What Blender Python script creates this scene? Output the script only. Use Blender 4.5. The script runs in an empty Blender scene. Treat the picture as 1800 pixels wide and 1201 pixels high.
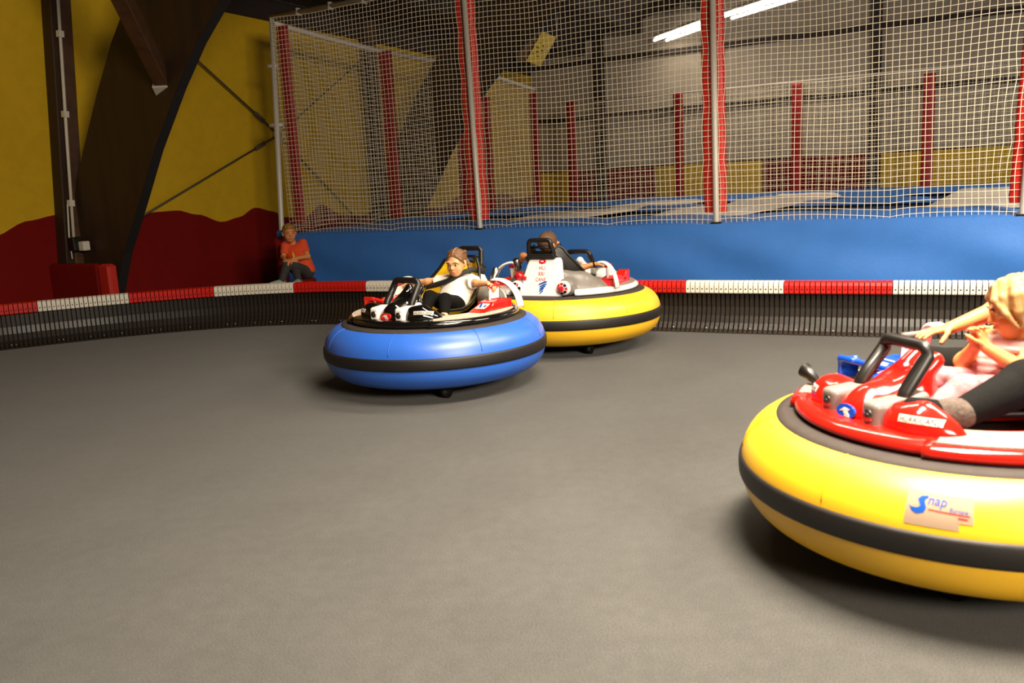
import bpy, math, random
import numpy as np
from mathutils import Vector, Matrix
random.seed(7)
rng = np.random.default_rng(7)
SC = bpy.context.scene
COL = SC.collection
PI = math.pi

# ------------------------------------------------------------------ camera, world, lights, exposure
def V(*a): return np.array(a, float)
pitch, roll, CAMZ, FPX = .178, .051, 1.535, 1508.7
cp_, sp_ = math.cos(pitch), math.sin(pitch)
fwd, dn, rt = V(0, cp_, -sp_), V(0, -sp_, -cp_), V(1, 0, 0)
rt2 = math.cos(roll) * rt + math.sin(roll) * dn
dn2 = math.cos(roll) * dn - math.sin(roll) * rt
cam_data = bpy.data.cameras.new('camera'); cam = bpy.data.objects.new('camera', cam_data); COL.objects.link(cam)
M = Matrix.Identity(4)
for i in range(3):
    M[i][0] = rt2[i]; M[i][1] = -dn2[i]; M[i][2] = -fwd[i]
M[2][3] = CAMZ
cam.matrix_world = M
cam_data.sensor_width = 36.0; cam_data.lens = FPX / 1800 * 36.0
cam_data.clip_start = .05; cam_data.clip_end = 200
cam_data.dof.use_dof = True; cam_data.dof.focus_distance = 8.6; cam_data.dof.aperture_fstop = 2.8
SC.camera = cam

wd = bpy.data.worlds.new('world'); SC.world = wd; wd.use_nodes = True
wd.node_tree.nodes['Background'].inputs[0].default_value = (1.0, .9, .78, 1)
wd.node_tree.nodes['Background'].inputs[1].default_value = .03
vs = SC.view_settings
vs.view_transform = 'Standard'; vs.look = 'None'; vs.gamma = 1; vs.use_curve_mapping = False
vs.exposure = -0.2

def lamp(name, loc, power, sx, sy, rz=0, color=(1, .80, .58), target=None, spread=180):
    l = bpy.data.lights.new(name, 'AREA'); l.shape = 'RECTANGLE'; l.size = sx; l.size_y = sy
    l.energy = power; l.color = color; l.spread = math.radians(spread)
    o = bpy.data.objects.new(name, l); COL.objects.link(o); o.location = loc
    o.rotation_euler = (0, 0, rz)
    if target is not None:
        o.rotation_euler = (Vector(target) - Vector(loc)).to_track_quat('-Z', 'Y').to_euler()
    return o
# ceiling fluorescents over the arena (outside the frame) and over the trampolines, plus an added front fill
LC = (1, .86, .68)
lamp('ceiling_and_fill_light', (5.2, -5.0, 4.4), 1400, 4.0, 1.6, 0, LC, target=(.6, 10.0, 1.4))  # added fill behind the camera, aimed at skirt and walls; no fixture
lamp('ceiling_and_fill_light', (1.5, 2.7, 4.8), 820, 2.8, 1.2, .6, LC, spread=125)
lamp('ceiling_and_fill_light', (5.2, 5.4, 4.6), 520, 2.6, 1.0, .6, LC, spread=150)
lamp('ceiling_and_fill_light', (.9, 6.4, 4.4), 130, 2.6, .3, -.5, LC, spread=150)
lamp('ceiling_and_fill_light', (10.5, 12.0, 5.2), 300, 3.0, .6, -1.2, LC)
lamp('ceiling_and_fill_light', (4.4, 21.0, 4.75), 18, 2.4, .4, -1.2, LC)
lamp('ceiling_and_fill_light', (5.8, 18.2, 4.75), 36, 2.4, .4, -1.2, LC)

# ------------------------------------------------------------------ materials
def lin(c):
    if isinstance(c, str):
        c = [int(c[i:i + 2], 16) / 255 for i in (0, 2, 4)]
    return tuple(((x / 12.92) if x <= .04045 else ((x + .055) / 1.055) ** 2.4) for x in c)
MATS = {}
def mat(name, col, rough=.5, metal=0., var=.06, scale=30., bump=0., bscale=200., coat=0., emit=None, estr=0., stretch=None, spec=.5, subsurf=0.):
    if name in MATS: return MATS[name]
    m = bpy.data.materials.new(name); m.use_nodes = True
    nt = m.node_tree; b = nt.nodes['Principled BSDF']
    c = lin(col)
    tc = nt.nodes.new('ShaderNodeTexCoord')
    mp = nt.nodes.new('ShaderNodeMapping'); nt.links.new(tc.outputs['Object'], mp.inputs[0])
    if stretch: mp.inputs['Scale'].default_value = stretch
    if var > 0:
        n = nt.nodes.new('ShaderNodeTexNoise'); n.inputs['Scale'].default_value = scale; n.inputs['Detail'].default_value = 4
        nt.links.new(mp.outputs[0], n.inputs['Vector'])
        r = nt.nodes.new('ShaderNodeValToRGB')
        r.color_ramp.elements[0].position = .3; r.color_ramp.elements[1].position = .7
        r.color_ramp.elements[0].color = tuple(max(0, x * (1 - var)) for x in c) + (1,)
        r.color_ramp.elements[1].color = tuple(min(1, x * (1 + var)) for x in c) + (1,)
        nt.links.new(n.outputs['Fac'], r.inputs[0]); nt.links.new(r.outputs[0], b.inputs['Base Color'])
    else:
        b.inputs['Base Color'].default_value = c + (1,)
    b.inputs['Roughness'].default_value = rough; b.inputs['Metallic'].default_value = metal
    b.inputs['Specular IOR Level'].default_value = spec
    if coat: b.inputs['Coat Weight'].default_value = coat; b.inputs['Coat Roughness'].default_value = .08
    if subsurf:
        b.inputs['Subsurface Weight'].default_value = subsurf; b.inputs['Subsurface Radius'].default_value = (.02, .008, .004)
    if emit: b.inputs['Emission Color'].default_value = lin(emit) + (1,); b.inputs['Emission Strength'].default_value = estr
    if bump:
        n2 = nt.nodes.new('ShaderNodeTexNoise'); n2.inputs['Scale'].default_value = bscale; n2.inputs['Detail'].default_value = 3
        nt.links.new(mp.outputs[0], n2.inputs['Vector'])
        bp = nt.nodes.new('ShaderNodeBump'); bp.inputs['Strength'].default_value = bump; bp.inputs['Distance'].default_value = .01
        nt.links.new(n2.outputs['Fac'], bp.inputs['Height']); nt.links.new(bp.outputs[0], b.inputs['Normal'])
    MATS[name] = m
    return m

def carpet_mat():
    m = bpy.data.materials.new('carpet'); m.use_nodes = True; nt = m.node_tree; b = nt.nodes['Principled BSDF']
    tc = nt.nodes.new('ShaderNodeTexCoord')
    def noise(s, d):
        n = nt.nodes.new('ShaderNodeTexNoise'); n.inputs['Scale'].default_value = s; n.inputs['Detail'].default_value = d
        nt.links.new(tc.outputs['Object'], n.inputs['Vector']); return n
    n1 = noise(210, 6); n2 = noise(2.0, 3); n3 = noise(14, 3)
    r = nt.nodes.new('ShaderNodeValToRGB'); r.color_ramp.elements[0].position = .28; r.color_ramp.elements[1].position = .72
    r.color_ramp.elements[0].color = lin('232321') + (1,); r.color_ramp.elements[1].color = lin('565552') + (1,)
    nt.links.new(n1.outputs['Fac'], r.inputs[0])
    def mul(a, n, lo, hi):
        mr = nt.nodes.new('ShaderNodeMapRange'); mr.inputs['From Min'].default_value = .3; mr.inputs['From Max'].default_value = .7
        mr.inputs['To Min'].default_value = lo; mr.inputs['To Max'].default_value = hi
        nt.links.new(n.outputs['Fac'], mr.inputs['Value'])
        mx = nt.nodes.new('ShaderNodeMix'); mx.data_type = 'RGBA'; mx.blend_type = 'MULTIPLY'; mx.inputs[0].default_value = 1
        nt.links.new(a, mx.inputs[6]); nt.links.new(mr.outputs[0], mx.inputs[7]); return mx.outputs[2]
    o = mul(r.outputs[0], n2, .93, 1.07); o = mul(o, n3, .93, 1.07)
    nt.links.new(o, b.inputs['Base Color']); b.inputs['Roughness'].default_value = .95; b.inputs['Specular IOR Level'].default_value = .15
    b.inputs['Sheen Weight'].default_value = .15
    bp = nt.nodes.new('ShaderNodeBump'); bp.inputs['Strength'].default_value = .35; bp.inputs['Distance'].default_value = .004
    nt.links.new(n1.outputs['Fac'], bp.inputs['Height']); nt.links.new(bp.outputs[0], b.inputs['Normal'])
    return m

YW = mat('yellow_paint', 'd0a808', .75, var=.05, scale=6, bump=.15, bscale=60)
RW = mat('red_paint', '760a05', .8, spec=.2, var=.06, scale=6, bump=.15, bscale=60)
WOOD = mat('dark_wood', '33200f', .6, var=.25, scale=5, stretch=(1, 1, .12), bump=.2, bscale=60)
SOFFIT = mat('black_wood', '1a1512', .7, var=.2, scale=8)  # arch soffit, darker than the arch faces
BROWN = mat('brown_timber', '4c3019', .6, var=.25, scale=8, bump=.2, bscale=60)
GREYP = mat('insulation_panel', 'a59a8c', .8, var=.10, scale=3, bump=.2, bscale=30)
DARKB = mat('dark_batten', '2c201b', .7, var=.2)
ROOFP = mat('roof_panel', '453a34', .85, var=.15, scale=3)
STEEL = mat('galvanised_steel', 'd0cbc0', .5, .2, var=.08, scale=60)
RODM = mat('dull_dark_steel', '5c554a', .5, .3, var=.08)
CABLE = mat('white_conduit', 'd8d2c4', .5, var=.03)
BLACKP = mat('black_plastic', '17140f', .42, var=.15, scale=20)
SLAT = mat('black_rubber_slat', '2e2721', .34, var=.35, scale=40, bump=.1)
CAPW = mat('white_plastic_cap', 'efe8da', .35, var=.03)
CAPR = mat('red_plastic_cap', 'd0201a', .35, var=.05)
HOLE = mat('dark_slot', '120c0a', .8, var=0)
BOLT = mat('zinc_bolt', 'd8d4cc', .3, .8, var=0)
VINYL = mat('blue_vinyl', '3f7cd0', .42, var=.04, scale=4, bump=.12, bscale=25)
PADB = mat('blue_pad_vinyl', '3a78cc', .55, var=.05, scale=6, bump=.15, bscale=12)
BED = mat('jump_bed_fabric', '24406e', .9, spec=.1, var=.1)
PADGLARE = mat('pad_glare_white', 'eee4dc', .4, var=.03)  # white glare on the blue mats, put into the pad colour
CORD = mat('net_cord', 'f2e6cc', .6, var=.03)
REDPAD = mat('red_foam_pad', 'd8281e', .45, var=.06, scale=10, bump=.2, bscale=15)
DKRED = mat('dark_red_foam_pad', '9c1218', .5, var=.06, scale=10)
BAND = mat('white_net_band', 'e8dcd0', .6, var=.05)
SIGNY = mat('yellow_sign', 'f0cc18', .5, var=.03)
SIGNB = mat('brown_board', '6d4a22', .6, var=.15)
TUBEL = mat('lit_tube', 'ffffff', .4, var=0, emit='fff2dc', estr=14)
FIXT = mat('lamp_housing', 'd8d4cc', .5, var=0)
BLACKG = mat('gloss_black', '0d0b0a', .12, var=.05, coat=.6)
BLACKM = mat('matt_black_plastic', '161310', .38, var=.1)
RINGM = mat('dark_grey_rubber', '362f2b', .75, spec=.3, var=.1, scale=20, bump=.1)
BELT = mat('black_belt', '15110f', .55, var=.2, scale=30, bump=.1)
TBLUE = mat('blue_tube_vinyl', '2a62c6', .40, spec=.8, var=.03, scale=5, bump=.03, bscale=15)
TYEL = mat('yellow_tube_vinyl', 'f0ba20', .42, spec=.7, var=.03, scale=5, bump=.03, bscale=15)
SEAMY = mat('yellow_seam', 'e0ae00', .4, var=0)
SEAMB = mat('blue_seam', '1c58be', .4, var=0)
GRED = mat('gloss_red', 'd21a10', .16, var=.04, coat=.5)
GWHITE = mat('gloss_white', 'f0ece6', .2, var=.02, coat=.4)
GGREY = mat('moulded_grey', '746f69', .35, var=.05)
GBLUE = mat('gloss_blue', '1246b4', .2, var=.04, coat=.4)
BEIGE = mat('antislip_cream', '8e786c', .7, var=.08, scale=200, bump=.6, bscale=160)
PADC = mat('antislip_beige', 'c8b4a2', .7, var=.08, scale=200, bump=.6, bscale=160)
SEATY = mat('yellow_seat', 'fbd418', .4, var=.04)
SEATR = mat('red_seat', 'c01812', .4, var=.04)
CHROME = mat('chrome', '8a8682', .3, 1., var=0)
STRAP = mat('black_webbing', '181412', .7, var=.15, scale=80, bump=.2)
DRED = mat('lens_red', 'c8161c', .2, var=.05, coat=.5)
INKR = mat('print_red', 'b41c16', .6, var=0, spec=.1)
INKB = mat('print_blue', '1248a0', .6, var=0, spec=.1)
INKK = mat('print_black', '0c0c0d', .6, var=0, spec=.1)
INKW = mat('print_white', 'cfc8bc', .6, var=0, spec=.1)
STICK = mat('sticker_film', '9c846e', .6, var=.03, spec=.2)
SKIN = mat('skin', 'dda070', .5, var=.05, scale=20, subsurf=.12)
SKIN2 = mat('warm_skin', 'd0854e', .5, var=.05, scale=20, subsurf=.12)
HBROWN = mat('brown_hair', '6e4a2a', .5, var=.35, scale=60, bump=.5, bscale=120)
HDARK = mat('short_brown_hair', '5a3a20', .55, var=.4, scale=70, bump=.5, bscale=140)
HBLOND = mat('blond_hair', 'a8824e', .5, var=.3, scale=40, bump=.5, bscale=90, stretch=(1, 1, .25))
HSAND = mat('sandy_hair', '9a7038', .55, var=.35, scale=60, bump=.5, bscale=120)
CWHITE = mat('white_cotton', 'f4ede2', .8, var=.03, bump=.3, bscale=25)
CPINK = mat('pink_cotton', 'cc9894', .8, var=.08, scale=25, bump=.35, bscale=25)
CPINKT = mat('pink_patterned_cotton', 'b06c70', .8, var=.4, scale=30, bump=.35, bscale=25)
CORANGE = mat('orange_cotton', 'd8481a', .8, var=.06, bump=.3, bscale=25)
CBLACK = mat('black_cotton', '0b0a09', .9, spec=.15, var=.15, bump=.3, bscale=25)
CGREY = mat('charcoal_cotton', '34302e', .85, var=.2, bump=.3, bscale=25)
SOCK = mat('grey_knit', '4c4038', .9, var=.4, scale=60, bump=.4, bscale=80)
SHOEG = mat('shoe_green_grey', '8a9a88', .7, var=.2, scale=60)
EYEW = mat('eye_white', 'cdb8a6', .2, var=0)
EYED = mat('eye_dark', '1e120c', .15, var=0)
LIP = mat('lip', 'b8604c', .5, var=0)
BROW = mat('brow_hair', '4a3220', .7, var=0)
YPRINT = mat('print_yellow', 'eab830', .6, var=0)

# ------------------------------------------------------------------ object helpers
def put(o, name, parent=None, label=None, cat=None, group=None, kind=None):
    COL.objects.link(o)
    if parent is not None: o.parent = parent
    if label: o['label'] = label
    if cat: o['category'] = cat
    if group: o['group'] = group
    if kind: o['kind'] = kind
    return o
def mesh(name, verts, faces, mats=(), smooth=True, midx=None):
    me = bpy.data.meshes.new(name)
    verts = np.asarray(verts, float)
    me.from_pydata(verts.tolist(), [], [tuple(int(i) for i in f) for f in faces])
    for m in mats: me.materials.append(m)
    if smooth: me.polygons.foreach_set('use_smooth', [True] * len(me.polygons))
    if midx is not None: me.polygons.foreach_set('material_index', list(midx))
    me.update()
    return me
def obj(name, me, parent=None, m=None, **kw):
    if m is not None and len(me.materials) == 0: me.materials.append(None)
    o = bpy.data.objects.new(name, me)
    put(o, name, parent, **kw)
    if m is not None:
        o.material_slots[0].link = 'OBJECT'; o.material_slots[0].material = m
    return o
def empty(name, loc=(0, 0, 0), rz=0., **kw):
    o = bpy.data.objects.new(name, None); o.location = loc; o.rotation_euler = (0, 0, rz); o.empty_display_size = .1
    return put(o, name, **kw)

class MB:
    def __init__(s): s.v = []; s.f = []; s.mi = []; s.cur = 0
    def add(s, v, f):
        n = len(s.v); s.v += [tuple(map(float, p)) for p in v]; s.f += [tuple(i + n for i in q) for q in f]; s.mi += [s.cur] * len(f); return s
    def box(s, c, h, R=None):
        c = np.asarray(c, float); R = np.eye(3) if R is None else np.asarray(R)
        v = [c + R @ (np.array([x, y, z]) * h) for x in (-1, 1) for y in (-1, 1) for z in (-1, 1)]
        return s.add(v, [(0, 1, 3, 2), (4, 6, 7, 5), (0, 4, 5, 1), (2, 3, 7, 6), (0, 2, 6, 4), (1, 5, 7, 3)])
    def bbox(s, c, h, b, R=None):
        # box with chamfered edges: three stacked outlines
        c = np.asarray(c, float); R = np.eye(3) if R is None else np.asarray(R); hx, hy, hz = h
        def ring(ins, z):
            x, y = hx - ins, hy - ins; e = b
            return [(x - e, -y, z), (x, -y + e, z), (x, y - e, z), (x - e, y, z), (-x + e, y, z), (-x, y - e, z), (-x, -y + e, z), (-x + e, -y, z)]
        v = []
        for ins, z in ((b, -hz), (0, -hz + b), (0, hz - b), (b, hz)): v += ring(ins, z)
        f = []
        for r in range(3):
            for i in range(8): f.append((r * 8 + i, r * 8 + (i + 1) % 8, r * 8 + 8 + (i + 1) % 8, r * 8 + 8 + i))
        f.append(tuple(range(7, -1, -1))); f.append(tuple(range(24, 32)))
        return s.add([c + R @ np.array(p) for p in v], f)
    def tube(s, pts, r, n=8, caps=True, closed=False):
        pts = np.asarray(pts, float); N = len(pts); r = np.broadcast_to(np.asarray(r, float), (N,))
        t = np.gradient(pts, axis=0) if not closed else (np.roll(pts, -1, 0) - np.roll(pts, 1, 0))
        t /= np.linalg.norm(t, axis=1)[:, None] + 1e-12
        u = np.cross(t[0], [0, 0, 1.]);
        if np.linalg.norm(u) < .1: u = np.cross(t[0], [1., 0, 0])
        u /= np.linalg.norm(u); v = []
        for i in range(N):
            u = u - t[i] * (u @ t[i]); u /= np.linalg.norm(u) + 1e-12; w = np.cross(t[i], u)
            for k in range(n):
                a = 2 * PI * k / n; v.append(pts[i] + r[i] * (math.cos(a) * u + math.sin(a) * w))
        f = []
        for i in range(N if closed else N - 1):
            j = (i + 1) % N
            for k in range(n): f.append((i * n + k, i * n + (k + 1) % n, j * n + (k + 1) % n, j * n + k))
        if caps and not closed: f.append(tuple(range(n - 1, -1, -1))); f.append(tuple((N - 1) * n + k for k in range(n)))
        return s.add(v, f)
    def grid(s, P, flip=False):
        P = np.asarray(P, float); a, b = P.shape[:2]
        f = [(i * b + j, (i + 1) * b + j, (i + 1) * b + j + 1, i * b + j + 1) for i in range(a - 1) for j in range(b - 1)]
        if flip: f = [q[::-1] for q in f]
        return s.add(P.reshape(-1, 3), f)
    def prism(s, poly, z0, z1, fn=None):
        # polygon in 2D extruded; fn maps (x,y,z)->world
        fn = fn or (lambda x, y, z: (x, y, z)); n = len(poly)
        v = [fn(x, y, z0) for x, y in poly] + [fn(x, y, z1) for x, y in poly]
        f = [tuple(range(n - 1, -1, -1)), tuple(range(n, 2 * n))] + [(i, (i + 1) % n, n + (i + 1) % n, n + i) for i in range(n)]
        return s.add(v, f)
    def sweep(s, prof, a0, a1, n, caps=True):
        # closed (r,z) profile swept round the z axis
        full = abs(a1 - a0) > 2 * PI - 1e-6; A = np.linspace(a0, a1, n + 1)
        if full: A = A[:-1]
        k = len(prof); v = [(r * math.cos(a), r * math.sin(a), z) for a in A for r, z in prof]; f = []; m = len(A)
        for i in range(m if full else m - 1):
            j = (i + 1) % m
            for q in range(k): f.append((i * k + q, j * k + q, j * k + (q + 1) % k, i * k + (q + 1) % k))
        if caps and not full: f.append(tuple(range(k))); f.append(tuple((m - 1) * k + q for q in range(k - 1, -1, -1)))
        return s.add(v, f)
    def ball(s, c, r, R=None, nu=12, nv=8):
        c = np.asarray(c, float); R = np.eye(3) if R is None else np.asarray(R); r = np.broadcast_to(np.asarray(r, float), (3,))
        v = [c + R @ (r * V(0, 0, 1))]
        for i in range(1, nv):
            t = PI * i / nv
            for j in range(nu):
                p = 2 * PI * j / nu; v.append(c + R @ (r * V(math.sin(t) * math.cos(p), math.sin(t) * math.sin(p), math.cos(t))))
        v.append(c + R @ (r * V(0, 0, -1))); f = [(0, 1 + j, 1 + (j + 1) % nu) for j in range(nu)]
        for i in range(nv - 2):
            for j in range(nu):
                a = 1 + i * nu; f.append((a + j, a + nu + j, a + nu + (j + 1) % nu, a + (j + 1) % nu))
        a = 1 + (nv - 2) * nu; f += [(len(v) - 1, a + (j + 1) % nu, a + j) for j in range(nu)]
        return s.add(v, f)
    def mesh(s, name, mats=(), smooth=True):
        return mesh(name, s.v, s.f, mats, smooth, s.mi if max(s.mi, default=0) > 0 else None)
    def obj(s, name, m, parent=None, smooth=True, **kw):
        ms = m if isinstance(m, (list, tuple)) else (m,)
        return obj(name, s.mesh(name, ms, smooth), parent, **kw)
def edge_smooth(o, ang=35):
    try: o.data.set_sharp_from_angle(angle=math.radians(ang))
    except Exception: pass
    return o

# flat lettering from Blender's own font, as (verts2d, faces)
TXT = {}
def make_texts(words):
    obs = []
    for w in words:
        c = bpy.data.curves.new('lettering', 'FONT'); c.body = w; c.align_x = 'CENTER'; c.align_y = 'CENTER'; c.resolution_u = 2
        o = bpy.data.objects.new('lettering', c); COL.objects.link(o); obs.append((w, o, c))
    dg = bpy.context.evaluated_depsgraph_get(); dg.update()
    for w, o, c in obs:
        me = o.evaluated_get(dg).to_mesh()
        v = np.array([x.co[:2] for x in me.vertices]); f = [tuple(p.vertices) for p in me.polygons]
        mn, mx = v.min(0), v.max(0); v = (v - (mn + mx) / 2) / (mx[1] - mn[1])      # unit height, centred
        TXT[w] = (v, f); o.evaluated_get(dg).to_mesh_clear()
        COL.objects.unlink(o); bpy.data.objects.remove(o); bpy.data.curves.remove(c)
make_texts(['HURRICANE', 'HU', 'RRI', 'CANE', 'nap', 'Europe'])

# ------------------------------------------------------------------ smooth implicit solids -> one continuous mesh
def unit(v): v = np.asarray(v, float); return v / (np.linalg.norm(v) + 1e-12)
class SD:
    def __init__(s): s.p = []
    def rc(s, a, b, ra, rb=None, k=.02, capb=None, capa=None):
        s.p.append(('rc', np.asarray(a, float), np.asarray(b, float), ra, ra if rb is None else rb, k, capa, capb)); return s
    def el(s, c, r, R=None, k=.02, cut=None, op='+'):
        s.p.append(('el', np.asarray(c, float), np.broadcast_to(np.asarray(r, float), (3,)), np.eye(3) if R is None else np.asarray(R), k, cut, op)); return s
    def bx(s, c, h, R=None, rd=.01, k=.01, op='+', cut=None):
        s.p.append(('bx', np.asarray(c, float), np.asarray(h, float), np.eye(3) if R is None else np.asarray(R), rd, k, op, cut)); return s
    def chain(s, pts, rs, k=.02, **kw):
        for i in range(len(pts) - 1): s.rc(pts[i], pts[i + 1], rs[i], rs[i + 1], k, **(kw if i == len(pts) - 2 else {}))
        return s
    def mesh(s, name, mats=(), vox=.006, clip=()):
        lo = V(9, 9, 9); hi = -lo; bb = []
        for q in s.p:
            if q[0] == 'rc':
                r = max(q[3], q[4]); l = np.minimum(q[1], q[2]) - r * 1.3; h = np.maximum(q[1], q[2]) + r * 1.3; k = q[5]; op = '+'
            elif q[0] == 'el': r = q[2].max(); l, h, k, op = q[1] - r, q[1] + r, q[4], q[6]
            else: r = np.linalg.norm(q[2]); l, h, k, op = q[1] - r, q[1] + r, q[5], q[6]
            bb.append((l - k - 2 * vox, h + k + 2 * vox))
            if op == '+': lo = np.minimum(lo, l); hi = np.maximum(hi, h)
        lo -= 3 * vox; hi += 3 * vox; n = np.ceil((hi - lo) / vox).astype(int) + 1
        ax = [lo[i] + vox * np.arange(n[i]) for i in range(3)]
        D = np.full(n, 1., np.float32)
        for q, (l, h) in zip(s.p, bb):
            i0 = np.clip(np.floor((l - lo) / vox).astype(int), 0, n); i1 = np.clip(np.ceil((h - lo) / vox).astype(int) + 1, 0, n)
            if (i1 <= i0).any(): continue
            sl = tuple(slice(i0[a], i1[a]) for a in range(3))
            X, Y, Z = (ax[a][sl[a]].astype(np.float32) for a in range(3))
            X = X[:, None, None]; Y = Y[None, :, None]; Z = Z[None, None, :]
            op = '+'; cut = None
            if q[0] == 'rc':
                _, a, b, ra, rb, k, capa, capb = q; ba = b - a; L2 = ba @ ba + 1e-12
                t0 = ((X - a[0]) * ba[0] + (Y - a[1]) * ba[1] + (Z - a[2]) * ba[2]) / L2; t = np.clip(t0, 0, 1)
                if capb: t = np.where(t0 > 1, np.minimum(t0, 1.5), t)
                if capa: t = np.where(t0 < 0, np.maximum(t0, -.5), t)
                d = np.sqrt((X - a[0] - t * ba[0]) ** 2 + (Y - a[1] - t * ba[1]) ** 2 + (Z - a[2] - t * ba[2]) ** 2) - (ra + (rb - ra) * np.clip(t, 0, 1))
                L = math.sqrt(L2)
                if capb: d = np.maximum(d, (t0 - 1) * L)
                if capa: d = np.maximum(d, -t0 * L)
            else:
                c = q[1]; R = q[3]; x, y, z = X - c[0], Y - c[1], Z - c[2]
                lx, ly, lz = (x * R[0, i] + y * R[1, i] + z * R[2, i] for i in range(3))
                if q[0] == 'el':
                    r = q[2]; k = q[4]; cut = q[5]; op = q[6]
                    k0 = np.sqrt((lx / r[0]) ** 2 + (ly / r[1]) ** 2 + (lz / r[2]) ** 2); k1 = np.sqrt((lx / r[0] ** 2) ** 2 + (ly / r[1] ** 2) ** 2 + (lz / r[2] ** 2) ** 2)
                    d = k0 * (k0 - 1) / (k1 + 1e-9)
                else:
                    h_, rd, k, op, cut = q[2], q[4], q[5], q[6], q[7]
                    qx, qy, qz = np.abs(lx) - h_[0] + rd, np.abs(ly) - h_[1] + rd, np.abs(lz) - h_[2] + rd
                    d = np.sqrt(np.maximum(qx, 0) ** 2 + np.maximum(qy, 0) ** 2 + np.maximum(qz, 0) ** 2) + np.minimum(np.maximum(qx, np.maximum(qy, qz)), 0) - rd
            if cut is not None:
                for pt, nn in cut: d = np.maximum(d, (X - pt[0]) * nn[0] + (Y - pt[1]) * nn[1] + (Z - pt[2]) * nn[2])
            o = D[sl]
            if op == '+':
                hh = np.maximum(k - np.abs(o - d), 0) / k; D[sl] = np.minimum(o, d) - hh * hh * k * .25
            else:
                d = -d; hh = np.maximum(k - np.abs(o - d), 0) / k; D[sl] = np.maximum(o, d) + hh * hh * k * .25
        for pt, nn in clip:
            nn = unit(nn)
            D = np.maximum(D, (ax[0][:, None, None] - pt[0]) * nn[0] + (ax[1][None, :, None] - pt[1]) * nn[1] + (ax[2][None, None, :] - pt[2]) * nn[2])
        D[0] = D[-1] = 1; D[:, 0] = D[:, -1] = 1; D[:, :, 0] = D[:, :, -1] = 1
        S = D < 0
        cn = [S[i:n[0] - 1 + i, j:n[1] - 1 + j, k:n[2] - 1 + k] for i in (0, 1) for j in (0, 1) for k in (0, 1)]
        tot = sum(c.astype(np.int8) for c in cn); act = (tot > 0) & (tot < 8)
        I = np.argwhere(act); ids = np.full(act.shape, -1, np.int64); ids[act] = np.arange(len(I))
        cv = np.stack([D[I[:, 0] + i, I[:, 1] + j, I[:, 2] + k] for i in (0, 1) for j in (0, 1) for k in (0, 1)], 1)
        co = np.array([(i, j, k) for i in (0, 1) for j in (0, 1) for k in (0, 1)], float)
        acc = np.zeros((len(I), 3)); cnt = np.zeros(len(I))
        for e0 in range(8):
            for e1 in range(e0 + 1, 8):
                if abs(co[e0] - co[e1]).sum() != 1: continue
                a, b = cv[:, e0], cv[:, e1]; mk = (a < 0) != (b < 0)
                t = np.where(mk, a / np.where(mk, a - b, 1), 0)
                acc += np.where(mk[:, None], co[e0] + t[:, None] * (co[e1] - co[e0]), 0); cnt += mk
        P = lo + (I + acc / cnt[:, None]) * vox
        F = []
        for axis in range(3):
            A = np.moveaxis(S, axis, 0); a = A[:-1] != A[1:]; b1, b2 = [(1, 2), (2, 0), (0, 1)][axis]
            idx = np.argwhere(S.take(range(0, n[axis] - 1), axis) != S.take(range(1, n[axis]), axis))
            ins = S[idx[:, 0], idx[:, 1], idx[:, 2]]
            def cell(d1, d2):
                c = idx.copy(); c[:, b1] += d1; c[:, b2] += d2; return ids[c[:, 0], c[:, 1], c[:, 2]]
            qd = np.stack([cell(-1, -1), cell(0, -1), cell(0, 0), cell(-1, 0)], 1)
            F.append(np.where(ins[:, None], qd, qd[:, ::-1]))
        F = np.concatenate(F)
        return mesh(name, P, F, mats, True)
    def obj(s, name, m, parent=None, vox=.006, clip=(), **kw):
        ms = m if isinstance(m, (list, tuple)) else (m,)
        return obj(name, s.mesh(name, ms, vox, clip), parent, **kw)
def frame(f, up=(0, 0, 1)):
    f = unit(f); r = unit(np.cross(f, up)); u = np.cross(r, f); return np.stack([f, -r, u], 1)   # columns: forward, left, up
# ------------------------------------------------------------------ setting: floor, walls, roof
fl = MB(); fl.add([(-14, -6, 0), (20, -6, 0), (20, 34, 0), (-14, 34, 0)], [(0, 1, 2, 3)])
o = fl.obj('floor', carpet_mat(), smooth=False, kind='structure')

W0 = V(-4.3, 14.5); W1 = V(.868, 24.5); ww = unit(W1 - W0); wn = V(ww[1], -ww[0]); SL = float(np.linalg.norm(W1 - W0))
def wp(s, z, off=0.): p = W0 + ww * s + wn * off; return (p[0], p[1], z)
gu = V(.878, -.479) / math.hypot(.878, .479); gi = V(-gu[1] * -1, 0)
gi = V(gu[1], -gu[0])                                   # into the hall
if gi @ (-W1) < 0: gi = -gi
def gp(t, z, off=0.): p = W1 + gu * t + gi * off; return (p[0], p[1], z)
RZ, RS = 4.85, .22
def roofz(p): return RZ + RS * float(np.clip((V(p[0], p[1]) - W0) @ wn, 0, 99))

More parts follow.
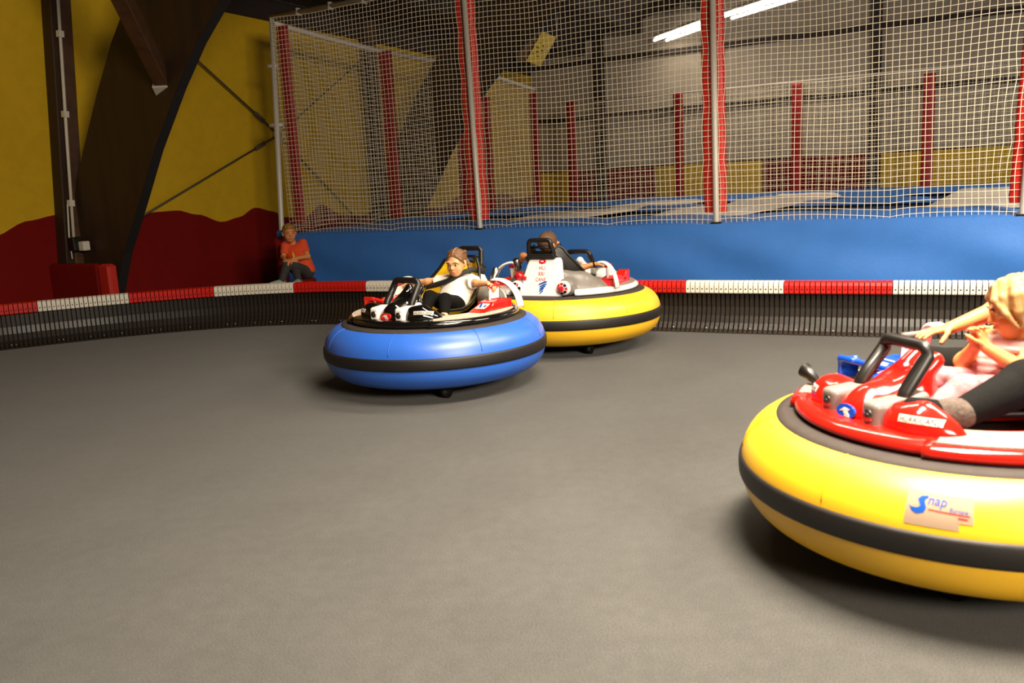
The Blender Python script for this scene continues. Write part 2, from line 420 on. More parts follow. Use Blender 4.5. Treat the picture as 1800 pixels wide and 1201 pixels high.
# left wall: yellow paint over a red wave, split along the painted line
wave_pts = [(-20, 1.3), (-9, 1.3), (-6.4, 1.22), (-5.0, 1.2), (-4.35, 1.25), (-3.85, 1.42), (-3.45, 1.475), (-2.9, 1.40), (-2.4, 1.37), (-1.85, 1.435), (-1.46, 1.44), (-1.08, 1.36), (-.56, 1.215), (-.2, 1.27), (.2, 1.41), (.62, 1.33), (.9, 1.21), (1.4, 1.17), (1.93, 1.39), (2.45, 1.2), (3.2, 1.12), (3.85, 1.31), (4.5, 1.4), (5.3, 1.2), (6.2, 1.15), (7.0, 1.38), (8, 1.2), (9.2, 1.4), (10.3, 1.2), (SL, 1.3)]
ws_, wz_ = zip(*wave_pts)
def wave(s):
    i = int(np.clip(np.searchsorted(ws_, s) - 1, 0, len(ws_) - 2)); p1, p2 = wz_[i], wz_[i + 1]
    t = np.clip((s - ws_[i]) / (ws_[i + 1] - ws_[i]), 0, 1); return p1 + (p2 - p1) * (t * t * (3 - 2 * t))
S_ = np.arange(-18, SL + .05, .1); b = MB()
for a, (z0, z1) in enumerate((('0', 'w'), ('w', 't'))):
    b.cur = a
    P = [[wp(s, {'0': 0, 'w': wave(s), 't': RZ}[zz]) for zz in (z0, z1)] for s in S_]
    b.grid(P, flip=False)
b.obj('wall_left', (RW, YW), smooth=False, kind='structure')

# gable wall behind the trampolines: framed insulation boards over a row of yellow and red boards
root = empty('wall_back', gp(0, 0), kind='structure')
def off(root, p): return V(*p) - V(*root.location)
def gbox(name, t0, t1, z0, z1, o0, o1, m, par=root):
    b = MB(); P = [off(root, gp(t, z, oo)) for t in (t0, t1) for z in (z0, z1) for oo in (o0, o1)]
    b.add(P, [(0, 1, 3, 2), (4, 6, 7, 5), (0, 4, 5, 1), (2, 3, 7, 6), (0, 2, 6, 4), (1, 5, 7, 3)]); return b.obj(name, m, par, smooth=False)
GT = 17.5
rails = [3.26, 4.68]; posts = [2.08, 8.82, 15.5]
cols = [0] + posts + [GT]; rows = [1.88] + rails + [6.2, 7.7, 9.2]
for i in range(4):
    for j in range(5):
        jit = .006 * ((i * 3 + j) % 3)
        gbox('insulation_board', cols[i] + .03, cols[i + 1] - .03, rows[j] + .02, rows[j + 1] - .02, -.05, .0 + jit, GREYP)
gbox('backing', 0, GT, 0, 9.4, -.14, -.06, DARKB)
for z in rails + [6.2, 7.7]: gbox('wall_rail', 0, GT, z - .06, z + .06, .0, .12, DARKB)
for t in posts: gbox('wall_post', t - .11, t + .11, 0, 9.2, .0, .18, DARKB)
for (t0, t1, m, nm) in ((0, 1.25, YW, 'yellow_board'), (1.25, 3.55, RW, 'red_board'), (3.55, 6.28, YW, 'yellow_board'), (6.28, 8.95, RW, 'red_board'), (8.95, 12.2, YW, 'yellow_board'), (12.2, 15.4, RW, 'red_board')):
    gbox(nm, t0 + .01, t1 - .01, 0, 1.87, -.05, .03, m)

# roof: boards laid between dark purlins, rising from the left wall
root = empty('ceiling', (0, 0, 0), kind='structure')
def rp(s, t, dz=0.): p = W0 + ww * s + wn * t; return (p[0], p[1], RZ + RS * t + dz)
def rbox(name, s0, s1, t0, t1, d0, d1, m):
    b = MB(); P = [rp(s, t, d) for s in (s0, s1) for t in (t0, t1) for d in (d0, d1)]
    b.add(P, [(0, 1, 3, 2), (4, 6, 7, 5), (0, 4, 5, 1), (2, 3, 7, 6), (0, 2, 6, 4), (1, 5, 7, 3)]); return b.obj(name, m, root, smooth=False)
for i in range(11):
    t0 = i * 1.6
    rbox('purlin', -18, SL, t0 - .07, t0 + .07, -.34, .0, DARKB)
    for j in range(9):
        s0 = -18 + j * 3.25
        rbox('roof_board', s0 + .02, min(s0 + 3.23, SL), t0 + .08, t0 + 1.52, .0, .05, ROOFP)
b = MB(); b.add([rp(-18, -.3, .3), rp(SL + .2, -.3, .3), rp(SL + .2, 17.8, .3), rp(-18, 17.8, .3)], [(0, 1, 2, 3)]); b.obj('roof_deck', DARKB, root, smooth=False)

# ------------------------------------------------------------------ timber frame on the left wall
def arch(s, label):
    P0 = W0 + ww * s; r = empty('glulam_arch', (P0[0], P0[1], 0), label=label, cat='beam', group='curved timber arches')
    L = [(-.30, 0), (-.30, .3), (-.17, .95), (.20, 1.66), (.53, 2.3), (.90, 2.92), (1.28, 3.5), (1.66, 3.96), (2.3, 4.55), (3.2, 5.15), (4.6, 5.75), (6.5, 6.25)]
    R = [(.60, 0), (.72, .3), (1.02, .95), (1.42, 1.58), (1.80, 2.2), (2.30, 2.88), (2.70, 3.35), (3.10, 3.72), (3.7, 4.2), (4.5, 4.72), (5.6, 5.2), (7.2, 5.7)]
    def P(t, z, d): p = wn * t + ww * d; return (p[0], p[1], z)
    b = MB(); n = len(L); v = []
    for d in (-.07, .07):
        for a, c in zip(L, R): v.append(P(a[0], a[1], d)); v.append(P(c[0], c[1], d))
    f = []
    for i in range(n - 1):
        a = 2 * i; f.append((a, a + 2, a + 3, a + 1)); c = 2 * n + 2 * i; f.append((c, c + 1, c + 3, c + 2)); f.append((a, 2 * n + a, 2 * n + a + 2, a + 2))
    b.add(v, f); b.cur = 0; b.obj('arch_face', WOOD, r, smooth=False)
    b2 = MB(); b2.add([P(c[0] + .002, c[1], d) for d in (-.07, .07) for c in R], [(i, i + 1, n + i + 1, n + i) for i in range(n - 1)]); b2.obj('soffit', SOFFIT, r, smooth=False)
    for i in range(4):
        bb = MB(); q = (-.02 + .12 * (i % 2), 1.08 - .12 * (i // 2)); c = V(*P(q[0], q[1], -.075)); bb.tube([c, c - V(ww[0], ww[1], 0) * .03], .035, 10); bb.obj('bolt', BROWN, r)
    return r
ARCH_S = -3.25
arch(ARCH_S, 'broad dark brown curved timber arch in front of the open yellow wall on the left')
arch(3.65, 'dark curved timber arch seen through the net, farther along the yellow wall')
def wall_post(s, label):
    P0 = W0 + ww * s; r = empty('wooden_post', (P0[0], P0[1], 0), math.atan2(ww[1], ww[0]), label=label, cat='post', group='square timber posts on the yellow wall')
    b = MB(); b.bbox((.115, -.12, 2.45), (.085, .115, 2.45), .012); b.obj('timber', BROWN, r, smooth=False)
    b = MB(); b.bbox((-.02, -.10, 2.45), (.05, .095, 2.45), .01); b.obj('dark_timber', WOOD, r, smooth=False)
    return r
TILT = .085
near_post = wall_post(-3.27, 'upright square timber post carrying the white cable pipe, far left of the yellow wall')
wall_post(3.55, 'upright timber post on the yellow wall seen through the net')
# white cable pipe, clips and box on the near post
near_post.rotation_euler = (0, TILT, near_post.rotation_euler[2]); near_post.location.x -= .27 * ww[0]; near_post.location.y -= .27 * ww[1]
P0 = V(near_post.location[0], near_post.location[1]) - ww * .02 + wn * .275; r = empty('cable_pipe', (P0[0], P0[1], 0), label='thin white cable pipe running down the timber post at far left', cat='pipe')
r.rotation_euler = near_post.rotation_euler
b = MB(); b.tube([(0, 0, 4.7), (0, 0, 2.5), (.012, .004, 1.16)], .020, 8); b.obj('pipe', CABLE, r)
for z in (3.75, 2.75, 1.62):
    b = MB(); b.box((0, 0, z), (.035, .03, .04)); b.obj('pipe_clip', CABLE, r, smooth=False)
b = MB(); b.tube([(-.05, 0, 1.6), (-.055, 0, 1.2), (-.03, 0, .9)], .011, 6); b.obj('cable', CABLE, r)
P1 = V(near_post.location[0], near_post.location[1]) + ww * .10 + wn * .30; r = empty('power_socket', (P1[0], P1[1], 1.06), math.atan2(ww[1], ww[0]), label='black and white power socket at the foot of the white pipe', cat='socket')
b = MB(); b.bbox((-.03, -.02, .03), (.06, .05, .09), .01); b.obj('plug', BLACKP, r, smooth=False)
b = MB(); b.bbox((.02, -.12, .0), (.05, .05, .06), .008); b.obj('socket_box', CABLE, r, smooth=False)
# strut that drops onto the arch
A_ = V(-3.99, 9.5, 3.95); B_ = V(*wp(ARCH_S, 0, 0)) * 0 + V(-4.0, 10.72, 2.93); d = unit(B_ - A_); d3 = d
A_ = B_ - d * 2.6
r = empty('timber_strut', tuple(B_), label='slanting square timber strut ending on the broad dark arch', cat='strut')
R_ = frame(d, (0, 0, 1)); b = MB(); b.bbox((A_ + B_) / 2 - B_, (1.3, .085, .1), .012, R_); b.obj('timber', BROWN, r, smooth=False)
b = MB(); b.bbox(d * .0 + R_[:, 1] * 0, (.11, .105, .122), .008, R_); b.obj('metal_shoe', STEEL, r, smooth=False)
# cross brace of steel rods on the yellow wall
cs, cz = .837, 2.62
c0 = V(*wp(cs, cz, .1)); r = empty('cross_brace', tuple(c0), label='crossed steel tie rods on the yellow wall beside the cage corner', cat='brace')
for (s, z) in ((-2.5, 4.76), (-2.9, 1.10), (3.6, 4.24), (3.2, .80)):
    e = V(*wp(s, z, .1)) - c0; q = unit(e); b = MB(); b.tube([q * .1, e], .015, 6); rod = b.obj('tie_rod', RODM, r)
    b = MB(); b.tube([q * .38, q * .40, q * .62, q * .64], [.018, .034, .034, .018], 8); b.obj('turnbuckle', RODM, rod)
b = MB(); a = np.linspace(0, 2 * PI, 20)[:-1]; b.tube([V(*wp(cs + .1 * math.cos(x), cz + .1 * math.sin(x), .1)) - c0 for x in a], .022, 6, closed=True); b.obj('ring', STEEL, r)
# red padded plinth round the foot of the arch
P0 = W0 + ww * -3.62; ang = math.atan2(wn[1], wn[0])
r = empty('padded_plinth', (P0[0], P0[1], 0), ang, label='dark red padded block around the foot of the broad timber arch', cat='pad')
b = MB(); b.bbox((.46, .0, .425), (.47, .05, .425), .03); b.obj('front_pad', RW, r, smooth=False)
b = MB(); b.bbox((1.035, .02, .42), (.105, .07, .42), .03); b.obj('side_pad', mat('bright_red_pad', 'b8200f', .6, var=.05), r, smooth=False)

# ------------------------------------------------------------------ track barrier: red and white modules of slats with capped tops
bp_ = [(-7.6, 8.75), (-6.6, 9.22), (-5.8, 9.6), (-5.28, 9.87), (-4.6, 10.18), (-3.75, 10.42), (-3.07, 10.47), (-2.3, 10.36), (-1.3, 9.98), (0, 9.4), (1.0, 8.92), (1.73, 8.57), (2.23, 8.31), (3.19, 7.85), (3.78, 7.57), (5.0, 6.97), (6.5, 6.2), (8.0, 5.4)]
C_ = []
for i in range(1, len(bp_) - 2):
    p0, p1, p2, p3 = (V(*q) for q in bp_[i - 1:i + 3])
    for t in np.linspace(0, 1, 40, endpoint=False): C_.append(.5 * ((2 * p1) + (-p0 + p2) * t + (2 * p0 - 5 * p1 + 4 * p2 - p3) * t * t + (-p0 + 3 * p1 - 3 * p2 + p3) * t ** 3))
C_ = np.array(C_); Sx = np.concatenate([[0], np.cumsum(np.hypot(*np.diff(C_, axis=0).T))])
def bar(s):
    e = 1e-3; f = lambda q: V(np.interp(q, Sx, C_[:, 0]), np.interp(q, Sx, C_[:, 1])); p = f(s); t = unit(f(s + e * 20) - f(s - e * 20)); return p, t
PITCH = .048
def slat_mesh():
    pr = [(-.045, .405), (-.045, .24), (-.03, .16), (.0, .09), (.045, .035), (.095, .004)]; th = .016; w = .0168
    b = MB(); v = []
    for x in (-w, w):
        for p, z in pr: v.append((x, -p, z))
        for p, z in pr[::-1]: v.append((x, -p + th * .7, max(z - th * .7 if p > -.03 else z, .0)))
    k = 2 * len(pr); b.add(v, [tuple(range(k)), tuple(range(2 * k - 1, k - 1, -1))] + [(i, k + i, k + (i + 1) % k, (i + 1) % k) for i in range(k)])
    return b
slat_me = slat_mesh().mesh('slat', (SLAT,), smooth=False)
def cap_mesh(m):
    b = MB(); pr = [(.02, .39), (.028, .40), (.030, .47), (.020, .50), (-.005, .512), (-.07, .512), (-.09, .50), (-.095, .39)]; w = .0198; v = []
    for x in (-w, w):
        for p, z in pr: v.append((x, -p, z))
    k = len(pr); b.add(v, [tuple(range(k)), tuple(range(2 * k - 1, k - 1, -1))] + [(i, k + i, k + (i + 1) % k, (i + 1) % k) for i in range(k)])
    b.cur = 1; b.box((0, -.0305, .435), (.007, .0012, .005)); return b.mesh('cap', (m, HOLE), smooth=False)
cap_me = {'white': cap_mesh(CAPW), 'red': cap_mesh(CAPR)}
core_mat = mat('dark_core', '0c0a09', .8, var=0)
bolt_b = MB(); bolt_b.ball((0, -.066, .045), .008, nu=6, nv=4); bolt_me = bolt_b.mesh('bolt', (BOLT,))
names_ = {0: ('red', 'red barrier module at the far left end, below the red wall'), 1: ('white', 'white barrier module in front of the red padded block'), 2: ('red', 'red barrier module just right of the broad timber arch foot'),
          3: ('white', 'white barrier module under the shoe of the boy in orange'), 4: ('red', 'red barrier module to the right of the boy in orange'), 5: ('white', 'white barrier module behind the front hoop of the blue car'),
          6: ('red', 'red barrier module hidden mostly behind the girl in the blue car'), 7: ('white', 'white barrier module behind the white rear hood of the yellow car in the back'), 8: ('red', 'red barrier module just right of the yellow car at the back'),
          9: ('white', 'white barrier module nearest to the right of the yellow car at the back'), 10: ('red', 'rightmost red barrier module, in the open stretch of wall'), 11: ('white', 'white barrier module beside the blond child, right edge of picture')}
for k in range(-1, 13):
    s0 = 1.32 + .96 * (k - 1)
    if s0 < 0 or s0 + .96 > Sx[-1]: continue
    colr, lab = names_.get(k, ('red' if k % 2 == 0 else 'white', 'red barrier module behind the near yellow car, at the right picture edge'))
    pm, tm = bar(s0 + .48); r = empty('barrier_module', (pm[0], pm[1], 0), label=lab, cat='barrier', group='red and white track barrier')
    for i in range(20):
        p, t = bar(s0 + (i + .5) * PITCH); a = math.atan2(t[1], t[0]); loc = (p[0] - pm[0], p[1] - pm[1], 0); nrm = V(t[1], -t[0])
        base = V(loc[0], loc[1], 0) - np.append(nrm * .10, 0)
        for nm, me in (('slat', slat_me), ('cap', cap_me[colr])):
            o = bpy.data.objects.new(nm, me); put(o, nm, r); o.location = base; o.rotation_euler = (0, 0, a)
        if i % 7 == (3 * k) % 7 or i % 9 == 4:
            o = bpy.data.objects.new('bolt', bolt_me); put(o, 'bolt', r); o.location = base; o.rotation_euler = (0, 0, a)
    b = MB(); pts = []
    for i in range(13):
        p, t = bar(s0 + .96 * i / 12); nrm = V(t[1], -t[0]); q = p - pm - nrm * .10
        pts.append([(q[0] - nrm[0] * e, q[1] - nrm[1] * e, z) for e, z in ((-.055, .003), (.012, .05), (.05, .14), (.072, .25), (.072, .49), (.09, .49), (.09, .0))])
    b.grid(pts); b.obj('backing_strip', core_mat, r, smooth=False)

# ------------------------------------------------------------------ trampoline cage
A2 = V(-3.31, 13.44); F2 = V(5.26, 8.76); fu = unit(F2 - A2); fn = V(fu[1], -fu[0])          # fn points to the camera side
if fn @ (-A2) < 0: fn = -fn
B2 = V(1.734, 22.0); su = unit(B2 - A2); DZ = 1.0
bu = V(.878, -.479) / math.hypot(.878, .479)
FEND = F2 + fu * 3.3
def P3(p, z): return (p[0], p[1], z)
# blue skirt: hangs from the deck edge to the floor with soft drag folds
r = empty('trampoline_bed', P3(A2, 0), label='large blue vinyl clad trampoline deck filling the netted cage', cat='trampoline')
def rel(p, z, root=r): return V(p[0], p[1], z) - V(*root.location)
n = 160; Ls = np.linalg.norm(FEND - A2); P = []
for i in range(n + 1):
    s = Ls * i / n; row = []
    for j in range(15):
        z = DZ - .01 - (DZ - .03) * j / 14; h = 1 - z / DZ
        fold = .030 * math.sin(1.3 * s + 5.0 * h + 1.1 * math.sin(.7 * s)) * h + .016 * math.sin(3.1 * s - 7.5 * h + .8 * math.sin(1.9 * s)) * min(1, 3 * h) + .03 * math.sin(PI * h)
        p = A2 + fu * s + fn * (.16 + fold); row.append(rel(p, z))
    P.append(row)
b = MB(); b.grid(P, flip=True); b.obj('front_skirt', VINYL, r)
P = []
for i in range(60):
    s = 12 * i / 59; P.append([rel(A2 - fn * s * 0 + su * s + V(-.9, -.45) * .12 + fn * .1 + V(-.05, 0) * math.sin(s * 2 + j) * .3, DZ - .01 - (DZ - .03) * j / 6) for j in range(7)])
b = MB(); b.grid(P); b.obj('side_skirt', VINYL, r)
# pads and beds of the deck, laid out in (a along front, c depth) of the cage
CD = float((B2 - A2) @ -fn); 
def dk(a, c, z, sk=None): # sheared deck coordinate
    p = A2 + fu * a + su * (c / (su @ -fn)); return rel(p, z)
def pad(name, a0, a1, c0, c1, z0, zt, m, crown=.03):
    na, nc = max(3, int((a1 - a0) / .15)), max(5, int((c1 - c0) / .12)); P = []
    for i in range(na + 1):
        row = []
        for j in range(nc + 1):
            u, v = i / na, j / nc; e = min(1, 9 * min(u, 1 - u)) * min(1, 6 * min(v, 1 - v)); e = e ** .5
            z = z0 + (zt - z0) * e + crown * math.sin(PI * v) * e + .006 * math.sin(5 * a0 + 9 * u * (a1 - a0)) * e
            row.append(dk(a0 + (a1 - a0) * u, c0 + (c1 - c0) * v, z))
        P.append(row)
    b = MB(); b.grid(P); return b.obj(name, m, r)
AL = Ls; nb = 4; bw = AL / nb
for i in range(nb): pad('edge_pad', i * bw, (i + 1) * bw - .02, -.14, 1.55, DZ - .02, DZ + .03, PADB, .03)
side = [(0, .5, PADB), (2.75, 3.75, PADGLARE), (5.05, 6.5, PADGLARE), (8.65, 9.75, PADGLARE), (12.3, AL, PADB)]  # white spans paint the glare lying on blue pads
crow = [1.57, 5.2, 9.3, CD - .5]
for j in range(3):
    c0, c1 = crow[j], crow[j + 1] - .72
    for q, (a0, a1, m) in enumerate(side):
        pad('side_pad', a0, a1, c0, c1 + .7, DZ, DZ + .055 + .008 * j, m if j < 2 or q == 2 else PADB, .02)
        if q < len(side) - 1:
            b = MB(); b.grid([[dk(a, c, DZ - .05) for c in (c0, c1)] for a in (a1, side[q + 1][0])]); b.obj('jump_bed', BED, r, smooth=False)
            pad('cross_pad', a1 + .02, side[q + 1][0] - .02, c1, c1 + .70, DZ - .01, DZ + .05, PADB, .03)
pad('back_pad', 0, AL, CD - .5, CD + .6, DZ, DZ + .09, PADB, .03)
b = MB(); b.grid([[dk(a, c, DZ - .06) for c in (-.1, CD + .6)] for a in (0, AL)]); b.obj('deck_frame', DARKB, r, smooth=False)

# posts
def post_pole(p, z1, label, padw=.27, red=REDPAD, z0=1.02, pole=True, lean=0., px=0.):
    r = empty('padded_post', P3(p, 0), math.atan2(fu[1], fu[0]), label=label, cat='post', group='red padded cage posts')
    fy = -1 if V(-math.sin(r.rotation_euler[2]), math.cos(r.rotation_euler[2])) @ fn < 0 else 1       # side facing the arena
    if pole:
        b = MB(); b.tube([(px, fy * .08, z0 - .03), (px, fy * .08, z0), (px + lean, fy * .08, z1)], [.036, .036, .036], 12); b.obj('steel_pole', STEEL, r)
        b = MB(); b.bbox((px, fy * .08, z0 - .03), (.06, .05, .02), .008); b.obj('foot_plate', BLACKP, r, smooth=False)
    P = []; prof = [(math.copysign(abs(math.cos(a)) ** .6, math.cos(a)) * padw / 2, math.copysign(abs(math.sin(a)) ** .6, math.sin(a)) * padw * .22) for a in np.linspace(0, 2 * PI, 17)[:-1]]
    zs = np.arange(z0 + .1, z1 + .001, .07); b = MB(); v = []
    for i, z in enumerate(zs):
        k = 1 + .025 * math.sin(i * 2.6 + p[0]) + (-.05 if i % 9 == 0 else 0)
        for x, y in prof: v.append((x * k + lean * (z - z0) / 3, y * k - fy * .02, z))
    q = len(prof); b.add(v, [(i * q + j, i * q + (j + 1) % q, (i + 1) * q + (j + 1) % q, (i + 1) * q + j) for i in range(len(zs) - 1) for j in range(q)] + [tuple((len(zs) - 1) * q + j for j in range(q))])
    b.obj('foam_pad', red, r)
    return r
def on_front(a): return A2 + fu * a
fp = [A2, V(-.36, 11.83), V(2.49, 10.27), V(5.25, 8.77)]
post_pole(fp[1], 4.28, 'red padded post with steel pole, leftmost of those along the front net', lean=-.05, px=.05)
post_pole(fp[2], 4.28, 'red padded post with white steel pole at the middle of the front net', lean=-.03, px=.03)
post_pole(fp[3], 4.28, 'red padded post cut by the right edge of the picture', lean=.10)
r = empty('corner_pole', P3(A2, 0), label='bare grey steel pole at the left front corner of the cage', cat='pole')
b = MB(); b.tube([(-.06, 0, .0), (-.17, 0, 1.05), (-.01, 0, 4.2)], .042, 12); b.obj('steel_pole', STEEL, r)
b = MB(); b.tube([(-.14, .0, 3.5), (.02, 0, 3.5)], .035, 8); b.obj('pipe_clamp', STEEL, r)
b = MB(); b.tube([(-.2, .02, 2.64), (.02, .0, 2.64)], .035, 8); b.obj('pipe_clamp', STEEL, r)
r = empty('top_rail', P3(A2, 4.2), label='horizontal steel pipe along the top of the front net', cat='rail')
b = MB(); b.tube([V(-.02, 0, 0), V(*P3(FEND - A2, 0))], .042, 12); b.obj('pipe', STEEL, r)
for i in range(14):
    q = fu * (.5 + .6 * i); b = MB(); b.tube([(q[0], q[1], -.05), (q[0] + .02 * fu[0], q[1] + .02 * fu[1], .05)], .052, 8); b.obj('pipe_clip', STEEL, r)
def slim(p, z0, z1, label, w=.21):
    return post_pole(p, z1, label, padw=w, red=DKRED, z0=z0 - .1, pole=False)
slim(V(-3.22, 13.55), 1.15, 4.1, 'dark red padded post just inside the left front corner of the cage', .2)
slim(V(-1.98, 15.68), 1.1, 4.02, 'tall dark red padded post, second along the left side of the cage', .26)
slim(V(-.80, 17.70), 1.1, 3.92, 'dark red padded post half hidden behind the leftmost front post', .24)
slim(V(-.30, 18.55), 1.1, 3.45, 'slim dark red padded post just right of the leftmost front post', .18)
slim(V(.76, 20.33), 1.1, 3.62, 'dark red padded post in front of the far corner of the yellow wall', .2)
slim(V(1.74, 22.0), 1.08, 3.55, 'dark red padded post at the far back corner of the cage', .23)
slim(V(4.15, 20.68), 1.1, 3.48, 'dark red padded post of the back row, left of the middle front post', .23)
slim(V(6.51, 19.39), 1.08, 3.47, 'dark red padded post of the back row, over a red board', .23)
slim(V(8.80, 18.14), 1.08, 3.44, 'dark red padded post of the back row, farthest right', .23)

# nets: knotted square mesh, built cord by cord
def net(name, p0, p1, z0f, z1f, label, cell=.0655, ties=(0, 1), r_=.0034, bulge=.0, padhalf=.14, sagz=0., sy=0., cat='net', zst=None):
    p0, p1 = V(*p0), V(*p1); L = np.linalg.norm(p1 - p0); u = (p1 - p0) / L; nn = V(u[1], -u[0])
    if nn @ (-p0) < 0: nn = -nn
    nu = int(round(L / cell)); 
    zz0, zz1 = z0f(0), z1f(0); nv = int(round((max(z1f(0), z1f(1)) - min(z0f(0), z0f(1))) / cell))
    root = empty(name, P3(p0, 0), label=label, cat=cat, group='white square mesh nets')
    U = np.linspace(0, 1, nu + 1)[:, None]; T = np.linspace(0, 1, nv + 1)[None, :]
    Z0 = np.vectorize(z0f)(U); Z1 = np.vectorize(z1f)(U); Z = Z0 + (Z1 - Z0) * T
    A = U * L + 0 * T; D = np.zeros_like(Z)
    for side in ties:       # cords drawn in to the lacing points on the pads
        dist = (A if side == 0 else L - A) - padhalf; w = np.exp(-np.abs(dist) / .10) * (.030 * np.abs(np.sin(PI * (Z - 1.1) / .62)) - .012)
        A = A + w * (1 if side == 0 else -1)
    A = A + .012 * np.sin(1.7 * Z + 3 * U * L) + .006 * np.sin(7 * U * L + 2.2 * Z)
    Z = Z + .014 * np.sin(2.1 * A + .6 * Z) + .006 * np.sin(5.3 * A + 1.7 * Z)
    # bottom edge pulled down at a few lacing points
    low = np.exp(-(Z - Z0) / .18)
    for k in np.arange(.45, L, 1.45): Z = Z - .035 * low * np.exp(-np.abs(A - k) / .12)
    for side in (0, 1): dd = (A if side == 0 else L - A); Z = Z - .06 * low * np.exp(-dd / .25)
    D = bulge * np.sin(PI * U) * np.sin(PI * T) + .01 * np.sin(3 * A + 2 * Z)
    X = p0[0] * 0 + u[0] * A + nn[0] * D; Y = u[1] * A + nn[1] * D
    Q = np.stack([X, Y, Z], -1)
    def cords(Q, e1, e2):
        m, k = Q.shape[:2]; offs = [r_ * (math.cos(a) * e1 + math.sin(a) * e2) for a in (0.5, 0.5 + 2 * PI / 3, 0.5 + 4 * PI / 3)]
        v = np.stack([Q + o for o in offs], 2).reshape(-1, 3); base = (np.arange(m)[:, None] * k + np.arange(k - 1)[None, :]).reshape(-1) * 3
        f = np.concatenate([np.stack([base + a, base + (a + 1) % 3, base + 3 + (a + 1) % 3, base + 3 + a], 1) for a in range(3)]); return v, f
    n3 = V(nn[0], nn[1], 0); u3 = V(u[0], u[1], 0)
    v1, f1 = cords(Q, u3, n3); v2, f2 = cords(np.swapaxes(Q, 0, 1), V(0, 0, 1), n3)
    me = mesh('cords', np.concatenate([v1, v2]), np.concatenate([f1, f2 + len(v1)]), (CORD,), False)
    obj('net_cords', me, root, kind='stuff')
    return root
fnt = [p + fn * .055 for p in (A2, fp[1], fp[2], fp[3], FEND)]
net('safety_net', fnt[0], fnt[1], lambda u: .99, lambda u: 4.16, 'white square mesh net, left panel of the cage front', ties=(1,))
net('safety_net', fnt[1], fnt[2], lambda u: .99, lambda u: 4.16, 'white square mesh net, middle panel of the cage front')
net('safety_net', fnt[2], fnt[3], lambda u: .99, lambda u: 4.16, 'white square mesh net, right panel of the cage front')
sn0 = A2 + V(-.03, .12)
net('safety_net', sn0, V(.80, 20.5), lambda u: 1.08, lambda u: 4.12 - .40 * u, 'white square mesh net along the left side of the cage', ties=(), bulge=.05)
net('safety_net', V(1.78, 22.1), V(11.2, 17.0), lambda u: 1.08, lambda u: 3.5, 'white square mesh net along the back of the cage', ties=(), cell=.075, r_=.003)
r = empty('net_band', P3(sn0, 0), label='white webbing band along the top of the left side net', cat='band')
b = MB(); q = [V(0, 0, 4.13), V(*P3(V(-.80, 17.7) - sn0, 3.97)), V(*P3(V(.80, 20.5) - sn0, 3.72))]
pts = [q[0] + (q[1] - q[0]) * t - V(0, 0, .06) * math.sin(PI * t) for t in np.linspace(0, 1, 14)] + [q[1] + (q[2] - q[1]) * t for t in np.linspace(.1, 1, 6)]
b.tube(pts, [.045] * len(pts), 6); b.obj('webbing', BAND, r)
r = empty('back_net_band', P3(V(1.78, 22.1), 3.5), label='thin white band along the top of the back net', cat='band')
b = MB(); b.tube([(0, 0, 0), P3(V(11.2, 17.0) - V(1.78, 22.1), 0)], .018, 6); b.obj('webbing', BAND, r)

# hanging yellow sign board, brown board and yellow boards high on the wall
r = empty('yellow_sign', (1.0, 20.0, 4.55), label='tilted bright yellow sign board hanging below the roof behind the net', cat='sign')
cor = [V(1.021, 20, 4.905), V(1.332, 20, 4.757), V(.95, 20, 4.154), V(.638, 20, 4.292)]
def quad(b, c, base, th=.03):
    b.add([x - base for x in c] + [x - base + V(0, th, 0) for x in c], [(3, 2, 1, 0), (4, 5, 6, 7), (0, 1, 5, 4), (1, 2, 6, 5), (2, 3, 7, 6), (3, 0, 4, 7)])
b = MB(); quad(b, cor, V(1, 20, 4.55)); b.obj('board', SIGNY, r, smooth=False)
ex, ey = unit(cor[1] - cor[0]), unit(cor[3] - cor[0]); b = MB(); b.cur = 0
for (x, y, w, h) in ((.10, .25, .05, .02), (.18, .28, .03, .03), (.08, .36, .07, .018), (.20, .38, .05, .02), (.12, .45, .04, .03), (.24, .33, .02, .05), (.06, .52, .03, .015), (.17, .53, .05, .02)):
    c = cor[0] + ex * x + ey * y - V(0, .004, 0) - V(1, 20, 4.55); b.add([c - ex * w / 2 - ey * h / 2, c + ex * w / 2 - ey * h / 2, c + ex * w / 2 + ey * h / 2, c - ex * w / 2 + ey * h / 2], [(0, 1, 2, 3)])
b.obj('marking', INKK, r, smooth=False)
b = MB(); b.tube([cor[0] - V(1, 20, 4.55), V(.1, 0, .8)], .008, 5); b.tube([cor[1] - V(1, 20, 4.55), V(.4, .1, .8)], .008, 5); b.obj('hanging_cord', BAND, r)
r = empty('brown_board', (.75, 20.4, 4.55), label='dull brown board hanging beside the yellow sign', cat='board')
b = MB(); quad(b, [V(.62, 20.4, 4.95), V(.95, 20.4, 4.90), V(.80, 20.4, 4.30), V(.42, 20.4, 4.35)], V(.75, 20.4, 4.55)); b.obj('board', SIGNB, r, smooth=False)
b = MB(); b.tube([(-.05, 0, .38), (0, .1, .75)], .008, 5); b.obj('hanging_cord', BAND, r)

